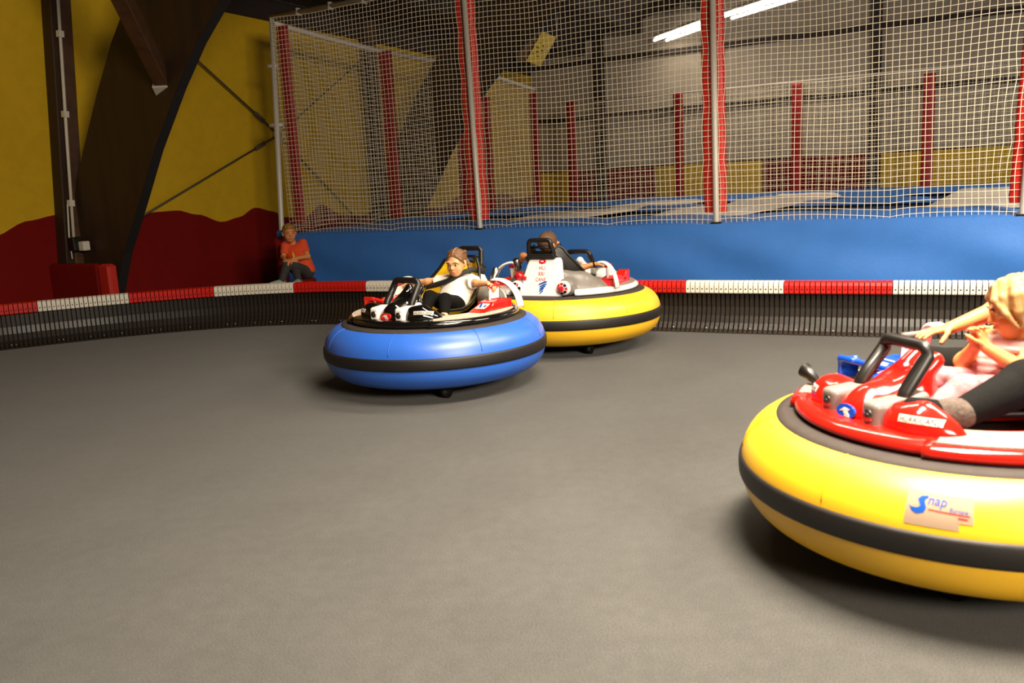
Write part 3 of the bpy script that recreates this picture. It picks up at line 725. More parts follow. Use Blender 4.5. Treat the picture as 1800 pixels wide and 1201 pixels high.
# twin tube fluorescent lamps under the roof
def tube_lamp(p0, p1, label):
    p0, p1 = V(*p0), V(*p1); c = (p0 + p1) / 2; d = unit(p1 - p0); sd = unit(np.cross(d, (0, 0, 1)))
    r = empty('fluorescent_lamp', tuple(c), label=label, cat='lamp', group='twin tube fluorescent lamps')
    L = np.linalg.norm(p1 - p0) / 2
    b = MB(); b.bbox((0, 0, .09), (L, .22, .03), .01, np.stack([d, sd, V(0, 0, 1)], 1)); b.obj('housing', FIXT, r, smooth=False)
    for k in (-1, 1):
        b = MB(); b.tube([-d * L + sd * .17 * k, d * L + sd * .17 * k], .032, 10); b.obj('lit_tube', TUBEL, r)
    b = MB(); b.tube([(0, 0, .1), (0, 0, .75)], .012, 6); b.obj('hanger', STEEL, r)
tube_lamp((4.05, 22.2, 4.92), (4.75, 20.2, 4.92), 'twin tube fluorescent lamp left of the middle front post, farther one')
tube_lamp((5.0, 19.6, 4.92), (5.95, 17.5, 4.92), 'twin tube fluorescent lamp right of the middle front post, nearer one')
#@@CARS
# ------------------------------------------------------------------ bumper cars (local frame: x forward, y left, z up)
E_ = 2 / 2.3
def tube_rz(ph):
    c, s = math.cos(ph), math.sin(ph)
    return .66 + .22 * math.copysign(abs(c) ** E_, c), .33 + .215 * math.copysign(abs(s) ** E_, s)
def tube_pt(th, ph, o=0.):
    r, z = tube_rz(ph); r2, z2 = tube_rz(ph + .01); r1, z1 = tube_rz(ph - .01); n = unit(V(z2 - z1, -(r2 - r1))); r += n[0] * o; z += n[1] * o
    return V(r * math.cos(th), r * math.sin(th), z)
CARM = {}
b = MB(); b.sweep([tube_rz(2 * PI * (i + .5) / 40) for i in range(40)], 0, 2 * PI, 96); CARM['tube'] = b.mesh('tube')
b = MB(); b.sweep([(.872, .285), (.884, .287), (.889, .30), (.8905, .33), (.889, .36), (.884, .373), (.872, .375), (.86, .33)], 0, 2 * PI, 96); CARM['belt'] = b.mesh('belt')
seams = []
for k in range(8):
    th = 2 * PI * (k + .35) / 8; b = MB(); b.tube([tube_pt(th, p, .0005) for p in np.linspace(.25, 1.75, 18)], .0028, 5)
    seams.append(b.mesh('seam'))
b = MB(); b.sweep([(.05, .085), (.62, .085), (.66, .12), (.66, .24), (.05, .24)], 0, 2 * PI, 48); CARM['base'] = b.mesh('base', smooth=False)
b = MB(); b.sweep([(.40, .545), (.60, .556), (.70, .552), (.735, .540), (.738, .528), (.60, .53), (.40, .52)], 0, 2 * PI, 96); CARM['ring'] = b.mesh('ring')
b = MB(); b.tube([(0, -.02, .055), (0, .02, .055)], .055, 16); CARM['wheel'] = b.mesh('wheel')
b = MB(); b.bbox((0, 0, .09), (.03, .034, .035), .006); CARM['fork'] = b.mesh('fork', smooth=False)
A0 = math.radians(38)
lip = [(.44, .60), (.50, .612), (.60, .612), (.640, .606), (.660, .592), (.664, .575), (.655, .562), (.60, .557), (.44, .557)]
b = MB(); b.sweep(lip, -A0, A0, 40); CARM['cowl'] = b.mesh('cowl')
lip2 = [(.40, .60), (.50, .610), (.62, .610), (.652, .604), (.674, .592), (.680, .574), (.672, .560), (.60, .555), (.40, .555)]
def sill(a0, a1):
    b = MB(); b.sweep(lip2, a0, a1, 48); return b.mesh('side_sill')
CARM['sillL'] = sill(A0 - .06, math.radians(150)); CARM['sillR'] = sill(-math.radians(150), -A0 + .06)
def antislip(a0, a1):
    b = MB(); b.sweep([(.46, .606), (.645, .606), (.645, .613), (.46, .615)], a0, a1, 40); return b.mesh('antislip_pad', smooth=False)
CARM['asL'] = antislip(A0 + .0, math.radians(115)); CARM['asR'] = antislip(-math.radians(115), -A0)
# floor of the cockpit
b = MB(); b.sweep([(.0, .50), (.46, .50), (.46, .56), (.0, .55)], 0, 2 * PI, 40); CARM['pan'] = b.mesh('pan')
# nose hump with two scoops, and the two pods
s = SD(); s.rc((.49, .02, .625), (.30, .035, .68), .075, .085, k=.03); s.rc((.49, -.02, .625), (.30, -.035, .68), .075, .085, k=.03); s.rc((.34, .05, .70), (.22, .05, .80), .045, .035, k=.03); s.rc((.34, -.05, .70), (.22, -.05, .80), .045, .035, k=.03); s.bx((.27, 0, .66), (.04, .085, .08), rd=.03, k=.03); s.rc((.47, 0, .665), (.40, 0, .69), .062, .05, k=.02)
CARM['nose'] = s.mesh('nose', vox=.007, clip=[((0, 0, .59), (0, 0, -1)), ((.572, 0, 0), (1, 0, 0))])
def podm(sg):
    s = SD(); s.chain([(.455, .19 * sg, .615), (.442, .25 * sg, .622), (.41, .315 * sg, .605), (.365, .375 * sg, .588)], [.085, .082, .056, .022], k=.04)
    s.bx((.43, .20 * sg, .64), (.08, .05, .04), rd=.03, k=.04)
    return s.mesh('pod', vox=.007, clip=[((0, 0, .59), (0, 0, -1))])
b = MB(); b.tube([(.37, -.43, .61), (.385, -.50, .655), (.39, -.535, .672), (.392, -.545, .674)], [.012, .026, .034, .02], 12); CARM['horn'] = b.mesh('horn')
CARM['podL'] = podm(1); CARM['podR'] = podm(-1)
def lightm(sg):
    s = SD(); s.bx((.50, .122 * sg, .638), (.068, .043, .058), rd=.022, k=.02); s.bx((.42, .122 * sg, .665), (.10, .040, .035), frame((-.9, 0, .16)), rd=.02, k=.03)
    return s.mesh('lamp_housing', vox=.006, clip=[((0, 0, .585), (0, 0, -1))])
CARM['lampL'] = lightm(1); CARM['lampR'] = lightm(-1)
b = MB(); b.tube([(.555, 0, .645), (.570, 0, .645), (.572, 0, .645)], [.024, .024, .014], 16); CARM['bezel'] = b.mesh('bezel')
b = MB(); b.tube([(.562, 0, .645), (.577, 0, .645)], [.012, .009], 10); CARM['bolt'] = b.mesh('bolt')
def hoop_pts(x0, z0, x1, z1, w0, w1, rc=.035):
    P = [V(x0, -w0, z0), V(x0 + (x1 - x0) * .25, -w0 * .98, z0 + (z1 - z0) * .35)]
    for a in np.linspace(0, PI / 2, 5): P.append(V(x1, -w1 + rc * (1 - math.cos(a)), z1 - rc * (1 - math.sin(a))))
    Q = [p * V(1, -1, 1) for p in P[::-1]]; return P + Q
b = MB(); b.tube(hoop_pts(.44, .63, .31, .875, .125, .118), [.027] * 3 + [.024] * 8 + [.027] * 3, 12); CARM['hoop'] = b.mesh('hoop')
# emblem
b = MB(); a_ = np.linspace(0, 2 * PI, 28)[:-1]; b.prism([(.052 * math.cos(a), .028 * math.sin(a)) for a in a_], 0, .008, lambda x, y, z: (.566 + z - .25 * y, x, .632 + y)); CARM['emblem'] = b.mesh('emblem', smooth=False)
b = MB(); b.prism([(-.034, -.004), (-.01, .014), (.022, .012), (.012, .002), (.03, -.012), (-.004, -.008), (-.012, .002)], .008, .0095, lambda x, y, z: (.566 + z - .25 * y, x, .632 + y))
b.prism([(.0, -.016), (.03, -.018), (.03, -.014), (.0, -.012)], .008, .0095, lambda x, y, z: (.566 + z - .25 * y, x, .632 + y)); CARM['emblem_mark'] = b.mesh('emblem_mark', smooth=False)
# HURRICANE plates on the pods: laid on the pod's front
from mathutils.bvhtree import BVHTree as _BV
def plate(sg):
    me = CARM['podL' if sg > 0 else 'podR']; tr = _BV.FromPolygons([tuple(v.co) for v in me.vertices], [tuple(p.vertices) for p in me.polygons])
    nrm = unit(V(.86, .45 * sg, .22)); ex = unit(V(-.46, .89 * sg, 0)) * sg; ex = unit(ex - nrm * (ex @ nrm)); ey = np.cross(nrm, ex); c = V(.44, .272 * sg, .648)
    def fn_(x, y, o):
        p = Vector(c + ex * x + ey * y); n_ = Vector(nrm); h = tr.ray_cast(p + n_ * .3, -n_, .6); return tuple((h[0] if h[0] is not None else p) + n_ * o)
    b = MB(); b.grid([[fn_(x, y, .0025) for y in np.linspace(-.0135, .0135, 4)] for x in np.linspace(-.072, .072, 13)])
    q = MB(); v, f = TXT['HURRICANE']; w = v[:, 0].max() - v[:, 0].min(); q.add([fn_(x * .130 / w, y * .021, .0045) for x, y in v], f)
    return b.mesh('name_plate', smooth=False), q.mesh('lettering', smooth=False)
PL = {1: plate(1), -1: plate(-1)}
# side consoles with lever, frame and white mudguard
def console(sg):
    s = SD(); s.bx((-.14, .50 * sg, .63), (.13, .075, .05), rd=.012, k=.01); s.bx((.0, .50 * sg, .61), (.13, .07, .045), frame((.95, 0, -.30)), rd=.012, k=.01); s.bx((-.13, .50 * sg, .675), (.035, .03, .02), rd=.008, k=.008)
    return s.mesh('console', vox=.007, clip=[((0, 0, .60), (0, 0, -1))])
CARM['conL'] = console(1); CARM['conR'] = console(-1)
s = SD(); s.bx((.06, -.51, .66), (.15, .055, .014), frame((.93, 0, .30)), rd=.01); s.bx((.15, -.555, .655), (.05, .012, .05), rd=.008); CARM['fin'] = s.mesh('fin', vox=.006, clip=[((0, 0, .605), (0, 0, -1))])
def lever(sg):
    b = MB(); y = .49 * sg
    for dx in (-.055, .055): b.tube([(-.14 + dx, y, .66), (-.15 + dx, y, .775)], .008, 6)
    b.box((-.145, y, .715), (.048, .004, .045)); q = MB(); q.tube([(-.215, y, .785), (-.085, y, .785)], .016, 10); return b.mesh('lever_frame', smooth=False), q.mesh('grip')
LV = {1: lever(1), -1: lever(-1)}
def guard(sg):
    b = MB(); P = []
    for a in np.linspace(-.25, PI / 2, 14):
        y, z = .46 + .165 * math.sin(a), .605 + .225 * math.cos(a); k = .7 + .5 * math.sin(max(a, 0)); x0 = -.235 - .07 * max(0, math.sin(a))
        P.append([(x0 + e * k, y * sg, z - dz) for e, dz in ((-.035, .012), (-.028, 0), (.028, 0), (.035, .012))])
    b.grid(P, flip=sg < 0); me = b.mesh('mudguard'); return me
def con_sticker(sg):
    me = CARM['conL' if sg > 0 else 'conR']; tr = _BV.FromPolygons([tuple(v.co) for v in me.vertices], [tuple(p.vertices) for p in me.polygons])
    def f(x, y, o): h = tr.ray_cast(Vector((x, y, 1.2)), Vector((0, 0, -1)), 1.0); return tuple((h[0] if h[0] is not None else Vector((x, y, .6))) + Vector((0, 0, o)))
    b = MB(); b.grid([[f(x, (.50 + dy) * sg, .002) for dy in np.linspace(-.045, .045, 6)] for x in np.linspace(-.02, .07, 7)], flip=sg < 0); q = MB()
    q.grid([[f(x, (.50 + dy + .4 * (x - .02)) * sg, .0035) for dy in (-.03, -.012)] for x in np.linspace(-.01, .05, 5)], flip=sg < 0); q.grid([[f(x, (.52 + dy) * sg, .0035) for dy in (-.008, .012)] for x in np.linspace(.01, .04, 4)], flip=sg < 0)
    return b.mesh('sticker', smooth=False), q.mesh('swoosh', smooth=False)
CS = {1: con_sticker(1), -1: con_sticker(-1)}
GD = {1: guard(1), -1: guard(-1)}
# bucket seat: thick shell, pan to back, with side wings
def seat():
    prof = [(.20, .605), (.10, .585), (-.05, .575), (-.18, .585), (-.26, .63), (-.31, .70), (-.36, .78), (-.40, .86), (-.425, .92), (-.435, .945)]
    wid = [.16, .19, .21, .22, .235, .235, .225, .20, .165, .12]; P = []
    for (x, z), w in zip(prof, wid):
        row = []
        for u in np.linspace(-1, 1, 13):
            e = max(0, abs(u) - .45) / .55; up = e * e * (.10 - .06 * min(1, max(0, (x + .22) / .15)))
            g_ = min(1, max(0, (.02 - x) / .26)); ang_ = math.radians(90 - 58 * g_ * g_ * (3 - 2 * g_)); nx, nz = math.cos(ang_), math.sin(ang_)
            row.append((x + nx * up, u * w * (1 + (.42 if u < 0 else 0) * max(0, 1 - abs(z - .66) / .2)) + .035, z + nz * up))
        P.append(row)
    return np.array(P)
SP = seat(); b = MB(); b.grid(SP, flip=True); b.grid(SP - V(.02, 0, .02)); CARM['seat'] = b.mesh('seat')
rim = np.concatenate([SP[:, 0], SP[-1, 1:-1], SP[::-1, -1]]) - V(.008, 0, .008); b = MB(); b.tube(rim, .013, 8); CARM['trim'] = b.mesh('trim')
# rear hood, fairings, tail lamps, head hoop
s = SD(); [s.rc((-.565 + .115 * t, -(.165 - .045 * t), .575 + .285 * t), (-.565 + .115 * t, (.165 - .045 * t), .575 + .285 * t), .052 - .014 * t, k=.03) for t in np.linspace(0, 1, 12)]
CARM['hood'] = s.mesh('hood', vox=.008, clip=[((0, 0, .555), (0, 0, -1)), ((-.45, 0, .888), (.1, 0, 1)), (((-.606, 0, .58)), (-.93, 0, -.37 + .74))])
def fairing(sg):
    s = SD(); s.chain([(-.42, .17 * sg, .70), (-.33, .30 * sg, .66), (-.23, .43 * sg, .60), (-.10, .50 * sg, .57)], [.075, .08, .07, .03], k=.06); s.rc((-.48, .22 * sg, .60), (-.38, .38 * sg, .57), .085, .07, k=.06); s.rc((-.43, .22 * sg, .60), (-.26, .47 * sg, .57), .09, .06, k=.05); s.rc((-.53, .235 * sg, .632), (-.50, .235 * sg, .632), .082, .08, k=.02)
    return s.mesh('fairing', vox=.008, clip=[((0, 0, .56), (0, 0, -1))])
CARM['faL'] = fairing(1); CARM['faR'] = fairing(-1)
def tail(sg):
    y0 = .232 * sg; c = V(-.590, y0, .630)
    b = MB(); b.ball(c, (.055, .066, .066), nu=20, nv=12); dome = b.mesh('tail_lamp')
    def on(rr, a, o=.001): x = math.sqrt(max(0, 1 - (rr / .066) ** 2)) * .055 + o; return (c[0] - x, c[1] + rr * math.cos(a), c[2] + rr * math.sin(a))
    r = MB(); r.add([on(0, 0, .003)] + [on(.026, 2 * PI * i / 16, .003) for i in range(16)], [(0, 1 + i, 1 + (i + 1) % 16) for i in range(16)])
    ks = []
    for k in range(8):
        a = 2 * PI * k / 8; P = [[on(rr, a + d) for d in (-.34, 0, .34)] for rr in (.030, .040, .052)]; q = MB(); q.grid(P); ks.append(q.mesh('segment', smooth=False))
    return dome, r.mesh('lens_centre', smooth=False), ks
TL = {1: tail(1), -1: tail(-1)}
b = MB(); b.tube(hoop_pts(-.455, .87, -.49, 1.05, .125, .108, .03), .021, 10); CARM['rhoop'] = b.mesh('rhoop')
b = MB(); b.bbox((-.465, 0, .892), (.040, .15, .016), .01); b.bbox((-.468, 0, .912), (.026, .135, .014), .008); CARM['rbase'] = b.mesh('rbase', smooth=False)
b = MB(); b.tube([(-.48, -.105, .985), (-.48, .105, .985)], .011, 8); CARM['rbar'] = b.mesh('rbar')
b = MB(); b.tube([(-.53, .225, .735), (-.575, .225, .725), (-.582, .225, .724)], [.040, .036, .02], 16); CARM['reflector'] = b.mesh('reflector')
b = MB(); b.box((-.562, .165, .715), (.010, .016, .016)); CARM['square'] = b.mesh('square', smooth=False)
b = MB(); b.tube([(-.45, .27, .79), (-.47, .27, .80), (-.51, .275, .88), (-.512, .275, .884)], [.022, .03, .03, .022], 14); CARM['exhaust'] = b.mesh('exhaust')
def rear_fn(c, sc=1.):
    nrm = unit(V(-.96, 0, .28)); ex = V(0, -1, 0); ey = np.cross(nrm, ex); c = V(*c)
    return lambda x, y, z=0.: tuple(c + ex * x + ey * y + nrm * z)

from mathutils.bvhtree import BVHTree
def bvh(*mes):
    V_, F_ = [], []
    for me in mes:
        n = len(V_); V_ += [tuple(v.co) for v in me.vertices]; F_ += [tuple(i + n for i in p.vertices) for p in me.polygons]
    return BVHTree.FromPolygons(V_, F_)
def snap(fn, nrm, tree, o):
    nrm = Vector(nrm)
    def g(x, y):
        p = Vector(fn(x, y)); h = tree.ray_cast(p + nrm * .15, -nrm, .4)
        return tuple((h[0] if h[0] is not None else p) + nrm * o)
    return g
def make_car(name, label, x, y, deg, C):
    r = empty('bumper_car', (x, y, 0), math.radians(deg), label=label, cat='bumper car', group='inflatable bumper cars')
    def part(nm, key, m, par=r, **k): return obj(nm, CARM[key] if isinstance(key, str) else key, par, m, **k)
    t = part('inflatable_tube', 'tube', C['tube'])
    part('rubber_belt', 'belt', BELT, t)
    for q in seams: part('seam', q, C['seam'], t)
    part('base', 'base', BLACKP)
    for k in range(4):
        a = PI / 4 + PI / 2 * k; w = part('caster', 'fork', BLACKP); w.location = (.52 * math.cos(a), .52 * math.sin(a), 0); part('wheel', 'wheel', BELT, w)
    part('deck_ring', 'ring', RINGM); part('floor_pan', 'pan', BLACKM)
    part('front_cowl', 'cowl', C['body']); part('side_sill', 'sillL', C['sill']); part('side_sill', 'sillR', C['sill'])
    part('antislip_pad', 'asL', C.get('pad', BEIGE)); part('antislip_pad', 'asR', C.get('pad', BEIGE))
    part('nose', 'nose', C['nose'])
    for sg, sd in ((1, 'L'), (-1, 'R')):
        p = part('front_pod', 'pod' + sd, C['nose']); pl = part('name_plate', PL[sg][0], INKW, p); obj('lettering', PL[sg][1], p, INKK)
        h = part('lamp_housing', 'lamp' + sd, C['lamp']); z = part('bezel', 'bezel', CHROME, h); z.location = (0, .122 * sg, 0); z = part('bolt', 'bolt', BLACKM, h); z.location = (0, .122 * sg, 0)
        c = part('console', 'con' + sd, C['con' + sd])
        if sg < 0: part('fin', 'fin', C['fin'], c)
        obj('sticker', CS[sg][0], c, INKW); obj('swoosh', CS[sg][1], c, INKB)
        lv = obj('lever', LV[sg][0], r, GWHITE); obj('grip', LV[sg][1], lv, C['grip'])
        mg = obj('mudguard', GD[sg], r, GWHITE); sm_ = mg.modifiers.new('thick', 'SOLIDIFY'); sm_.thickness = .008
        part('fairing', 'fa' + sd, C['fair'])
        d = obj('tail_lamp', TL[sg][0], r, C['tail']); obj('lens_centre', TL[sg][1], d, DRED)
        for q in TL[sg][2]: obj('segment', q, d, DRED if random.random() < .5 else INKK)
    e = part('emblem', 'emblem', C['emblem']); part('emblem_mark', 'emblem_mark', INKW, e)
    part('front_hoop', 'hoop', BLACKM)
    if C.get('horn'): part('horn', 'horn', BLACKM)
    st = part('seat', 'seat', C['seat']); part('seat_trim', 'trim', BLACKM, st)
    hd = part('rear_hood', 'hood', C['hood'])
    nr = unit(V(-.93, 0, .37)); tr = bvh(CARM['hood']); fz = rear_fn((-.54, .01, .73))
    def decal(nm, pts, fcs, m, o): q = MB(); g = snap(fz, nr, tr, o); q.add([g(a, c) for a, c in pts], fcs); return q.obj(nm, m, hd, smooth=False)
    a_ = np.linspace(0, 2 * PI, 25)[:-1]
    decal('emblem', [(0, .135)] + [(.036 * math.cos(a), .135 + .022 * math.sin(a)) for a in a_], [(0, 1 + k, 1 + (k + 1) % 24) for k in range(24)], C['emblem2'], .003)
    decal('emblem_mark', [(-.024, .135), (-.006, .147), (.016, .144), (.008, .138), (.022, .128), (-.004, .131)], [(0, 5, 4, 3, 2, 1)], INKW, .005)
    for w, zc, hgt in (('HU', .075, .036), ('RRI', .020, .036), ('CANE', -.033, .034)):
        v, fc = TXT[w]; decal('lettering', [(xx * hgt * .8 + .004, zc + yy * hgt) for xx, yy in v], fc, INKR, .003)
    for k in range(5):
        w = .040 - .006 * k; yy = -.062 - .021 * k; xs = np.linspace(-1, 1, 7); x0 = .03 + .006 * math.sin(k * 1.4)
        decal('tornado_mark', [(x0 + w * u, yy + .014 * u + .005 * (1 - u * u)) for u in xs] + [(x0 + w * u, yy - .011 + .014 * u) for u in xs], [(u + 1, u, 7 + u, 8 + u) for u in range(6)], INKB, .0035)
    rh = part('head_hoop', 'rhoop', BLACKM); rh.location = (0, .035, 0); part('hoop_base', 'rbase', BLACKM, rh); z = part('cross_bar', 'rbar', BLACKM, rh)
    if C.get('bars', 1) > 1: z = part('cross_bar', 'rbar', BLACKM, rh); z.location = (.02, 0, -.045)
    part('reflector', 'reflector', DRED); part('square_reflector', 'square', DRED); part('exhaust', 'exhaust', CHROME)
    for th in C.get('stickers', ()):
        th0, th1 = math.radians(th - 6.6), math.radians(th + 6.6); p0, p1 = math.radians(15), math.radians(46)
        def at(u, v, o): return tuple(tube_pt(th0 + (th1 - th0) * u, p0 + (p1 - p0) * v, o))
        q = MB(); q.grid([[at(u, v, .0012) for v in np.linspace(0, 1, 7)] for u in np.linspace(0, .8, 9)]); q.grid([[at(u, v, .0012) for v in np.linspace(.2, 1, 6)] for u in np.linspace(.8, 1, 4)])
        sk = q.obj('sticker', STICK, t)
        def text(w, u, v, h, m, sl=0., sq=1.):
            vv, fc = TXT[w]; q = MB(); q.add([at(u + (x + sl * y) * h * .5 * sq, v + y * h - x * h * .04, .0024) for x, y in vv], fc); q.obj('lettering', m, t, smooth=False)
        # blue swoosh S, then the words
        q = MB(); sw = [(.04, .52), (.12, .47), (.20, .47), (.245, .55), (.20, .64), (.17, .76), (.24, .87), (.33, .88), (.27, .80), (.27, .70), (.31, .58), (.29, .42), (.20, .32), (.10, .35)]
        q.add([at(.165, .5, .0026)] + [at(a, c, .0026) for a, c in sw], [(0, 1 + (i + 1) % len(sw), 1 + i) for i in range(len(sw))][:0])
        pairs = [((.04, .53), (.06, .50)), ((.10, .49), (.10, .38)), ((.17, .49), (.18, .32)), ((.22, .55), (.28, .38)), ((.20, .64), (.31, .52)), ((.17, .76), (.28, .68)), ((.22, .87), (.28, .78)), ((.32, .90), (.33, .84))]
        P = [[at(*a, .0026), at(*c, .0026)] for a, c in pairs]; q = MB(); q.grid(P); q.obj('swoosh', INKB, t, smooth=False)
        text('nap', .47, .68, .30, INKB, .2, .95); text('Europe', .79, .52, .17, INKB, .2, 1.0)
        q = MB(); q.grid([[at(u, v - .10 * u, .0025) for v in (.50, .53)] for u in np.linspace(.34, .95, 8)]); q.obj('underline', INKR, t, smooth=False)
        q = MB(); q.grid([[at(u, v - .10 * u, .0025) for v in (.40, .44)] for u in np.linspace(.78, .92, 4)]); q.obj('underline', INKR, t, smooth=False)
    return r
base = dict(seat=SEATY, fair=GGREY, tail=GWHITE, emblem=DRED, emblem2=DRED, hood=GWHITE, grip=GRED)
CARS = {'blue': (-.61, 6.798, -124), 'near': (1.807, 3.305, -165), 'c2': (.554, 8.194, 62)}
make_car('bumper_car', 'blue inflatable bumper car with black cowl and yellow seat, carrying the girl in white', *CARS['blue'], dict(base, tube=TBLUE, seam=SEAMB, body=BLACKG, sill=BLACKG, nose=BLACKG, lamp=GWHITE, conL=GRED, conR=GRED, fin=GRED, stickers=(-50,), bars=2, pad=PADC))
make_car('bumper_car', 'yellow inflatable bumper car at the back, its white rear hood facing the camera', *CARS['c2'], dict(base, tube=TYEL, seam=SEAMY, body=GWHITE, sill=GWHITE, nose=GWHITE, lamp=GGREY, conL=GRED, conR=GRED, fin=GRED, seat=BLACKM))
make_car('bumper_car', 'large yellow inflatable bumper car with red cowl, nearest the camera at lower right', *CARS['near'], dict(base, tube=TYEL, seam=SEAMY, body=GRED, sill=GRED, nose=GRED, lamp=GGREY, conL=GBLUE, conR=GBLUE, fin=GBLUE, emblem=GBLUE, seat=SEATR, fair=GRED, stickers=(41.5,), grip=GGREY, horn=True))
# ------------------------------------------------------------------ people
def head_sd(s, c, f, hs=1., up=(0, 0, 1)):
    R = frame(f, up); q = lambda x, y, z: V(*c) + R @ (V(x, y, z) * hs)
    s.el(q(-.012, 0, .022), V(.090, .073, .085) * hs, R, .02)
    s.el(q(.022, 0, -.028), V(.066, .060, .070) * hs, R, .03)
    s.el(q(.040, 0, -.075), V(.036, .036, .028) * hs, R, .03)
    for y in (-1, 1):
        s.el(q(.050, .030 * y, -.036), V(.026, .026, .024) * hs, R, .02)
        s.el(q(.088, .030 * y, .002), V(.016, .017, .012) * hs, R, .012, op='-')
        s.rc(q(.070, .048 * y, .018), q(.082, .014 * y, .018), .010 * hs, .010 * hs, .015)
        s.el(q(-.006, .076 * y, -.008), V(.017, .009, .027) * hs, R, .008)
    s.rc(q(.080, 0, .006), q(.098, 0, -.024), .008 * hs, .0115 * hs, .012)
    s.el(q(.090, .010, -.027), V(.008, .008, .006) * hs, R, .006); s.el(q(.090, -.010, -.027), V(.008, .008, .006) * hs, R, .006)
    s.el(q(.080, 0, -.052), V(.014, .024, .011) * hs, R, .012)
    return R, q
def face_parts(root, R, q, hs, brow=BROW, smile=False, iris=EYED):
    for y in (-1, 1):
        b = MB(); b.ball(q(.0735, .030 * y, .001), V(.0125, .0145, .0095) * hs, R, 12, 8); e = b.obj('eye', EYEW, root)
        b = MB(); b.ball(q(.0815, .031 * y, .001), V(.0055, .0072, .0075) * hs, R, 10, 6); b.obj('iris', iris, e)
        b = MB(); b.tube([q(.082, .046 * y, .018), q(.0905, .031 * y, .0245), q(.090, .015 * y, .0205)], [.0022 * hs, .0038 * hs, .0028 * hs], 6); b.obj('eyebrow', brow, root)
    b = MB(); w = .024 if smile else .019
    b.tube([q(.082, w, -.049 if smile else -.053), q(.092, .009, -.0525), q(.0935, 0, -.053), q(.092, -.009, -.0525), q(.082, -w, -.049 if smile else -.053)], [.002 * hs, .005 * hs, .0055 * hs, .005 * hs, .002 * hs], 8); b.obj('lips', LIP, root)
def hand_sd(s, w, d, nrm, L, side, curl=(.25, .35, .35), spread=.10, thumb=.8, r=.0072):
    """palm from wrist w along d; nrm points out of the palm; side = direction of the thumb"""
    d = unit(d); nrm = unit(V(*nrm) - d * (V(*nrm) @ d)); sd = unit(V(*side) - d * (V(*side) @ d) - nrm * (V(*side) @ nrm)); w = V(*w); k = L / .15
    for o in (-.022, -.007, .008, .022): s.rc(w + d * .010 * k + sd * o * .7 * k, w + d * .062 * k + sd * o * k, .0115 * k, .0105 * k, .012 * k)
    for o, ln in ((.025, .90), (.009, 1.0), (-.008, .93), (-.023, .75)):
        p = w + d * .064 * k + sd * o * k; dd = unit(d + sd * o / .025 * spread); a = 0
        for seg, c in zip((.034, .024, .018), curl):
            a += c; e = p + (dd * math.cos(a) + nrm * math.sin(a)) * seg * ln * k; s.rc(p, e, r * k, r * .92 * k, .004); p = e
    p = w + d * .022 * k + sd * .024 * k
    for seg, c in ((.030, .0), (.026, .25), (.020, .3)):
        dd = unit(d * math.cos(thumb - c) + sd * math.sin(thumb - c) + nrm * (.35 + c)); e = p + dd * seg * k; s.rc(p, e, .0095 * k, .0085 * k, .006); p = e

def place(o, car):
    x, y, a = CARS[car]; o.location = (x, y, 0); o.rotation_euler = (0, 0, math.radians(a)); return o

def torso(s, pel, ch, nk, w, d, across, k=.05, grow=0.):
    """two side columns plus a deep chest: a flattened trunk"""
    ac = unit(across)
    for q in (-1, 1):
        s.rc(V(*pel) + ac * w * .52 * q, V(*ch) + ac * w * .60 * q, d + grow, d * 1.02 + grow, k)
    s.rc(V(*pel), V(*ch), d * 1.08 + grow, d * 1.1 + grow, k)
    s.rc(V(*ch) + ac * w * .95 * 1, V(*ch) - ac * w * .95, d * .62 + grow, d * .62 + grow, k)

# ---- girl in the blue car
H = 1.0
g = dict(pel=(-.14, .08, .645), ch=(-.235, .09, .785), nk=(-.235, .09, .86), hd=(-.195, .105, .958))
gac = unit(V(-.05, 1, 0)); shL = V(-.225, .205, .815); shR = V(-.215, -.015, .815)
gL = [shL, V(-.16, .325, .80), V(-.135, .445, .805)]; gR = [shR, V(-.16, -.175, .805), V(-.135, -.335, .80)]
s = SD(); torso(s, g['pel'], g['ch'], g['nk'], .085, .062, gac)
s.rc(g['ch'], g['nk'], .05, .036, .03); s.rc(g['nk'], V(*g['hd']) - V(-.01, 0, .05), .034, .034, .02)
for A in (gL, gR): s.chain([V(*g['ch']) + (A[0] - V(*g['ch'])) * .7, A[0], A[1], A[2]], [.04, .036, .027, .020], .02)
fd = V(.96, .20, -.16)   # face turned to her right and a little down
R, q = head_sd(s, g['hd'], fd, H)
hand_sd(s, gL[2], (.02, .9, -.25), (.1, -.3, -1), .115, (1, 0, .2), curl=(.5, .7, .6)); hand_sd(s, gR[2], (.05, -.9, -.2), (.1, .3, -1), .115, (1, 0, .2), curl=(.5, .7, .6))
legL = [V(-.12, .14, .635), V(.105, .20, .70), V(.235, .29, .60), V(.31, .30, .595)]; legR = [V(-.12, .03, .635), V(.10, .05, .715), V(.27, .12, .60), V(.34, .11, .60)]
for A in (legL, legR): s.chain(A[:3], [.062, .045, .028], .03); s.rc(A[2], A[3], .026, .022, .02)
girl = place(s.obj('person', SKIN, None, .0055, label='girl with braided brown hair in a white shirt and black leggings driving the blue car', cat='person'), 'blue')
face_parts(girl, R, q, H)
s = SD(); torso(s, V(*g['pel']) + V(.01, 0, -.02), g['ch'], g['nk'], .094, .066, gac, grow=.018)
for A in (gL, gR): m = A[0] + (A[1] - A[0]) * .62; s.rc(V(*g['ch']) + (A[0] - V(*g['ch'])) * .6, A[0], .052, .05, .03); s.rc(A[0], m, .052, .058, .02, capb=True)
s.obj('shirt', CWHITE, girl, .006, clip=[(V(*g['nk']) + V(0, 0, -.002), (.25, 0, 1)), (V(-.06, .08, .61), (.35, 0, -1))])
s = SD()
